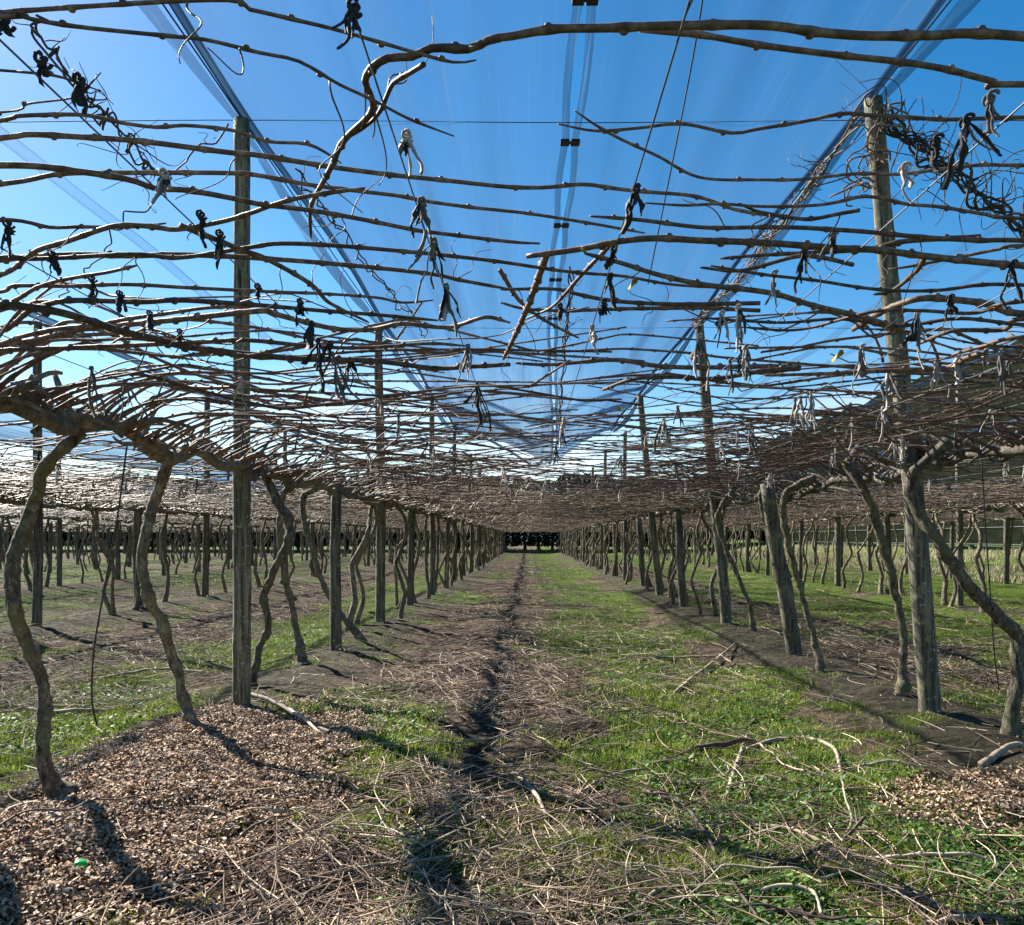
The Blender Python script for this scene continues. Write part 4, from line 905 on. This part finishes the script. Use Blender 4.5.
# wood chip mulch: small curled flakes
x = np.concatenate([r.uniform(-2.9, -0.5, 150000), r.uniform(1.5, 3.8, 30000), r.uniform(-5, 5.5, 60000)]); y = np.concatenate([r.uniform(2.2, 6.3, 150000), r.uniform(3.2, 4.7, 30000), r.uniform(2.3, 11, 60000)])
dens = np.concatenate([mulch_mask(x[:180000], y[:180000]), 0.34 * (vnoise(x[180000:] * 3, y[180000:] * 3, 14) > 0.42)]); k = (dens > 0.15 + 0.6 * r.random(len(x)) * (dens > 0.3)) & (dens * 1.4 > r.random(len(x))); x, y = x[k], y[k]; N = len(x)
z = height(x, y) + r.uniform(0.0, 0.022, N) + 0.02 * mulch_mask(x, y); c = np.stack([x, y, z], 1)
d1 = r.normal(0, 1, (N, 3)); d1[:, 2] *= 0.45; d1 /= np.linalg.norm(d1, axis=1, keepdims=True); d2 = np.cross(d1, r.normal(0, 0.5, (N, 3)) + [0, 0, 1]); d2 /= np.linalg.norm(d2, axis=1, keepdims=True); nn = np.cross(d1, d2)
L = (r.uniform(0.004, 0.015, N) * (1 + 0.5 * (r.random(N) > 0.93)))[:, None]; W = (r.uniform(0.0025, 0.0075, N))[:, None]; cu = (r.uniform(-0.5, 0.9, N))[:, None] * W
V = np.stack([c - d1 * L - d2 * W * .7, c - d1 * L * .9 + d2 * W * .8, c - d2 * W - nn * 0 + nn * cu, c + d2 * W + nn * cu, c + d1 * L * .8 - d2 * W * .6, c + d1 * L + d2 * W * .5], 1).reshape(-1, 3)
i = np.arange(N)[:, None] * 6
tag(link('wood_chip_mulch', np_mesh('wood_chip_mulch', V, [i + np.array([[0, 2, 3, 1]]), i + np.array([[2, 4, 5, 3]])], M['chips'], False)), 'heap of pale brown wood chip mulch at front left and right edge', 'mulch', None, 'stuff')
# pruning litter
def litter_mask(x, y):
    w1 = np.exp(-((x + 0.40) / 0.85) ** 2) * 1.0; w2 = 0.55 * np.exp(-((x + 4.6) / 1.3) ** 2); w3 = 0.75 * np.exp(-((x - 4.1) / 0.7) ** 2) ; w4 = 0.42 * np.exp(-((x - 0.8) / 1.2) ** 2) * sstep(7, 3, y)
    w5 = 0.50 * sstep(-5, -9, x) + 0.22 * np.exp(-((x - 1.3) / 0.9) ** 2) + 0.22 * sstep(4.5, 6, x)
    n = 0.6 * vnoise(x * 1.1, y * 0.8, 17) + 0.4 * vnoise(x * 3.1, y * 2.6, 18); n = sstep(0.25, 0.72, n); return np.clip((w1 + w2 + w3 + w4 + w5) * (0.12 + 1.05 * n) + 0.05, 0, 1) * (1 - 0.5 * soil_mask(x)) * (1 - 0.85 * (mulch_mask(x, y) > 0.4))
x, y = scatter(46000, -16, 9, 2.2, 60, r); x2, y2 = scatter(34000, -20, 11, 6, 40, r); x = np.append(x, x2); y = np.append(y, y2); k = litter_mask(x, y) * (0.62 + 0.38 * sstep(5, 9, y)) > r.random(len(x)); x, y = x[k], y[k]; N = len(x)
a = np.where(r.random(N) < 0.15, r.normal(0.2, 0.5, N), r.uniform(0, np.pi, N)); L = r.uniform(0.05, 0.34, N) * (1 + (r.random(N) > 0.9)) * (1 + y / 40); m_ = 6; t = np.linspace(-0.5, 0.5, m_)
bend = r.normal(0, 0.33, N); PX = x[:, None] + L[:, None] * (np.cos(a)[:, None] * t - np.sin(a)[:, None] * bend[:, None] * (t * t - .1)); PY = y[:, None] + L[:, None] * (np.sin(a)[:, None] * t + np.cos(a)[:, None] * bend[:, None] * (t * t - .1))
PZ = height(x, y)[:, None] + (np.abs(r.normal(0.012, 0.018, N)) * (1 + 1.6 * vnoise(x * 2.6, y * 2.6, 9)))[:, None] + L[:, None] * np.abs(r.normal(0, 0.16, N))[:, None] * t
rd = (r.uniform(0.0009, 0.0032, N) * (1 + y / 22))[:, None] * np.linspace(1.1, 0.7, m_)
V, po = tubes(np.stack([PX, PY, PZ], -1), rd, 4, False)
tag(link('pruning_litter', np_mesh('pruning_litter', V, po, M['twigs'], True)), 'brown litter of pruned twigs along the middle of the lane', 'litter', None, 'stuff')
# larger pruned canes lying about
M['stick_pale'] = mat('pale_pruned_cane', m_bark((0.20, 0.15, 0.10), (0.34, 0.27, 0.19), (0.48, 0.40, 0.29), 30, 0.7, 0.3, 0.002))
M['stick_dark'] = mat('dark_pruned_cane', m_bark((0.03, 0.02, 0.015), (0.07, 0.048, 0.035), (0.13, 0.09, 0.07), 30, 0.7, 0.3, 0.002))
def stick(C, rad, m, label, group='pruned canes lying on the ground'):
    C = np.array(C); b = C.mean(axis=0); r2 = np.random.default_rng(int(abs(b[0] * 1e4)) + 3); g = Geo(); cane_geo(g, C, rad, 7, float(np.mean(rad)) < 0.011, r2)
    return tag(link('pruned_cane', g.mesh('pruned_cane', m, b), None, b), label, 'pruned cane', group)
STK = [
 ([(747,732),(772,724),(807,722),(832,732),(842,757)],4.5,'p','long pale cane bent like a hook in the right grass'),
 ([(832,751),(880,750),(937,751)],3,'p','straight pale cane on the dark soil before the leaning post'),
 ([(747,795),(792,807),(832,820),(862,827)],4,'p','pale cane slanting across the grass at right'),
 ([(874,857),(912,867),(952,880)],5,'p','short thick pale cane low at right'),
 ([(732,872),(782,865),(812,870),(822,882)],5,'p','pale arched cane in the foreground right of centre'),
 ([(742,880),(802,885),(862,892),(952,915),(1020,915)],6,'d','long dark cane across the bottom right'),
 ([(927,890),(987,885),(1022,900)],6,'p','thick pale cane at the bottom right corner'),
 ([(587,850),(632,822),(692,815)],5,'p','pale cane rising to the right over centre litter'),
 ([(732,860),(812,830),(840,815),(843,795)],5,'d','dark forked twig with upturned tip in the grass'),
 ([(982,752),(1012,740),(1023,739)],8,'p','stout pale stick beside the kinked trunk base'),
 ([(727,770),(737,745),(747,720)],4,'p','pale cane pointing away up the lane in the grass'),
 ([(512,752),(530,772),(547,795)],5,'p','pale cane slanting in the centre litter'),
 ([(280,697),(300,712),(320,727)],4,'p','pale stick crossing the dark branch by the left post'),
 ([(252,690),(275,700),(300,710),(330,728)],4.5,'d','dark branch lying from the foot of the left post'),  # cast shadow of the left post, modelled as a dark solid strip
 ([(675,680),(705,660),(735,640)],3,'p','pale cane pointing toward the right row midway'),
 ([(640,648),(690,647),(725,646)],2.5,'p','slim pale cane lying crosswise on bright grass'),
 ([(575,770),(610,750),(650,745)],3.5,'p','grey cane crosswise near the lane middle'),
 ([(690,735),(740,728),(770,725)],6,'d','dark cane lying just left of the hook-shaped pale cane'),
 ([(440,815),(480,835),(505,870)],5,'p','curved pale cane in the litter left of centre'),
 ([(625,895),(660,870),(700,868),(740,880)],5,'p','pale bowed cane at the bottom centre'),
 ([(520,905),(545,860),(570,825)],4,'d','dark cane pointing away at the bottom centre'),
 ([(380,770),(420,760),(465,765)],4,'p','pale cane crosswise at the right edge of the mulch'),
 ([(645,768),(690,790),(725,850),(760,900)],4,'d','long dark cane running toward the camera right of centre'),
 ([(860,830),(940,835),(1010,838)],4,'p','tan cane lying crosswise below the right chip pile'),
 ([(20,690),(60,700),(110,695)],4,'p','pale cane in the grass behind the first left trunk'),
 ([(100,668),(160,660),(205,662)],3,'p','pale cane crosswise in the left bay grass'),
 ([(0,812),(25,805),(50,800)],6,'p','short pale stick at the left edge by the trunk base'),
]
for pts, wd, kd, lab in STK:
    A = np.array([unproj_ground(px, py, 0.05) for px, py in pts]); A[:, 2] = height(A[:, 0], A[:, 1]) + 0.015 + 0.02 * np.abs(np.sin(np.arange(len(A)) * 1.7))
    if 'upturned' in lab: A[-1, 2] += 0.09; A[-1, 1] = A[-2, 1] + 0.02
    C = spline(A, 50); rr = np.random.default_rng(len(lab)); C[:, 2] += np.abs(smooth_noise(50, 6, 0.008, rr)[:, 2]); stick(C, np.interp(np.linspace(0, 1, 50), [0, 1], [1.1, 0.7]) * wd / 2 * A[:, 1].mean() / FPX, M['stick_pale' if kd == 'p' else 'stick_dark'], lab)
rs = np.random.default_rng(77); zones = {}
for i in range(110):
    y = 1 / (1 / 15 + (1 / 2.5 - 1 / 15) * rs.random()); x = rs.choice([rs.normal(-0.3, 0.6), rs.normal(0.9, 0.6), rs.normal(-4.2, 0.8), rs.normal(4.2, 0.5)], p=[0.5, 0.25, 0.13, 0.12]); L = rs.uniform(0.3, 1.0); a = rs.normal(0.1, 0.6) if rs.random() < 0.6 else rs.uniform(0, 3.14)
    t = np.linspace(-.5, .5, 40); b = rs.normal(0, 0.25); wob = smooth_noise(40, 6, 0.012, rs)
    C = np.stack([x + L * (np.cos(a) * t - np.sin(a) * b * t * t), y + L * (np.sin(a) * t + np.cos(a) * b * t * t), np.zeros(40)], 1) + wob; C[:, 2] = height(C[:, 0], C[:, 1]) + 0.02 + np.abs(wob[:, 2]) + rs.uniform(0, 0.05) * (t + .5)
    kd = rs.choice(['pale', 'dark', 'brown'], p=[0.45, 0.2, 0.35]); zn = 'in the litter along the lane middle' if -1.2 < x < 0.4 else 'on the grass right of the lane middle' if x < 2.4 and x > 0 else 'in the left bay' if x < 0 else 'in the brown heap behind the right row'
    stick(C, np.interp(t, [-.5, .5], [1.1, .7]) * rs.uniform(0.003, 0.006), M['stick_pale'] if kd == 'pale' else M['stick_dark'] if kd == 'dark' else M['cane'], f'{kd} pruned cane lying {zn}, one of several alike')
# small finds: green plastic scrap on the mulch, stone at the foot of the first trunk
p = unproj_ground(80, 842, 0.12); g = Geo(); n = 8; a = np.linspace(0, 2.6, n)
V = np.concatenate([np.stack([0.022 * np.cos(a), np.full(n, yy), 0.014 * np.sin(a) + 0.004 * yy], 1) for yy in (-0.014, 0.014)] + [np.stack([0.019 * np.cos(a), np.full(n, yy), 0.011 * np.sin(a) + 0.004 * yy], 1) for yy in (-0.014, 0.014)])
idx = np.arange(4 * n).reshape(4, n); qs = []
for u, v in ((0, 1), (3, 2), (2, 0), (1, 3)): qs.append(np.stack([idx[u, :-1], idx[u, 1:], idx[v, 1:], idx[v, :-1]], -1))
g.add(V, [np.concatenate(qs)]); o = link('plastic_scrap', g.mesh('plastic_scrap', M['green_plastic']), None, (p[0], p[1], gh(p[0], p[1]) + 0.045)); o.rotation_euler = (0.5, 0.2, 0.4)
tag(o, 'small bright green plastic scrap lying on the wood chips', 'plastic scrap')
p = unproj_ground(62, 798, 0.1); g = Geo(); V, po = ball((0, 0, 0), 0.05, (1.2, 0.9, 0.6), 14, 10); V = V * (1 + 0.12 * (vnoise(V[:, 0] * 60, V[:, 2] * 60 + V[:, 1] * 40, 3)[:, None] - .5)); g.add(V, po)
tag(link('stone', g.mesh('stone', M['stone']), None, (p[0] + 0.03, p[1] - 0.12, gh(p[0], p[1] - 0.1) + 0.02)), 'rounded pale stone at the foot of the first left trunk', 'stone')
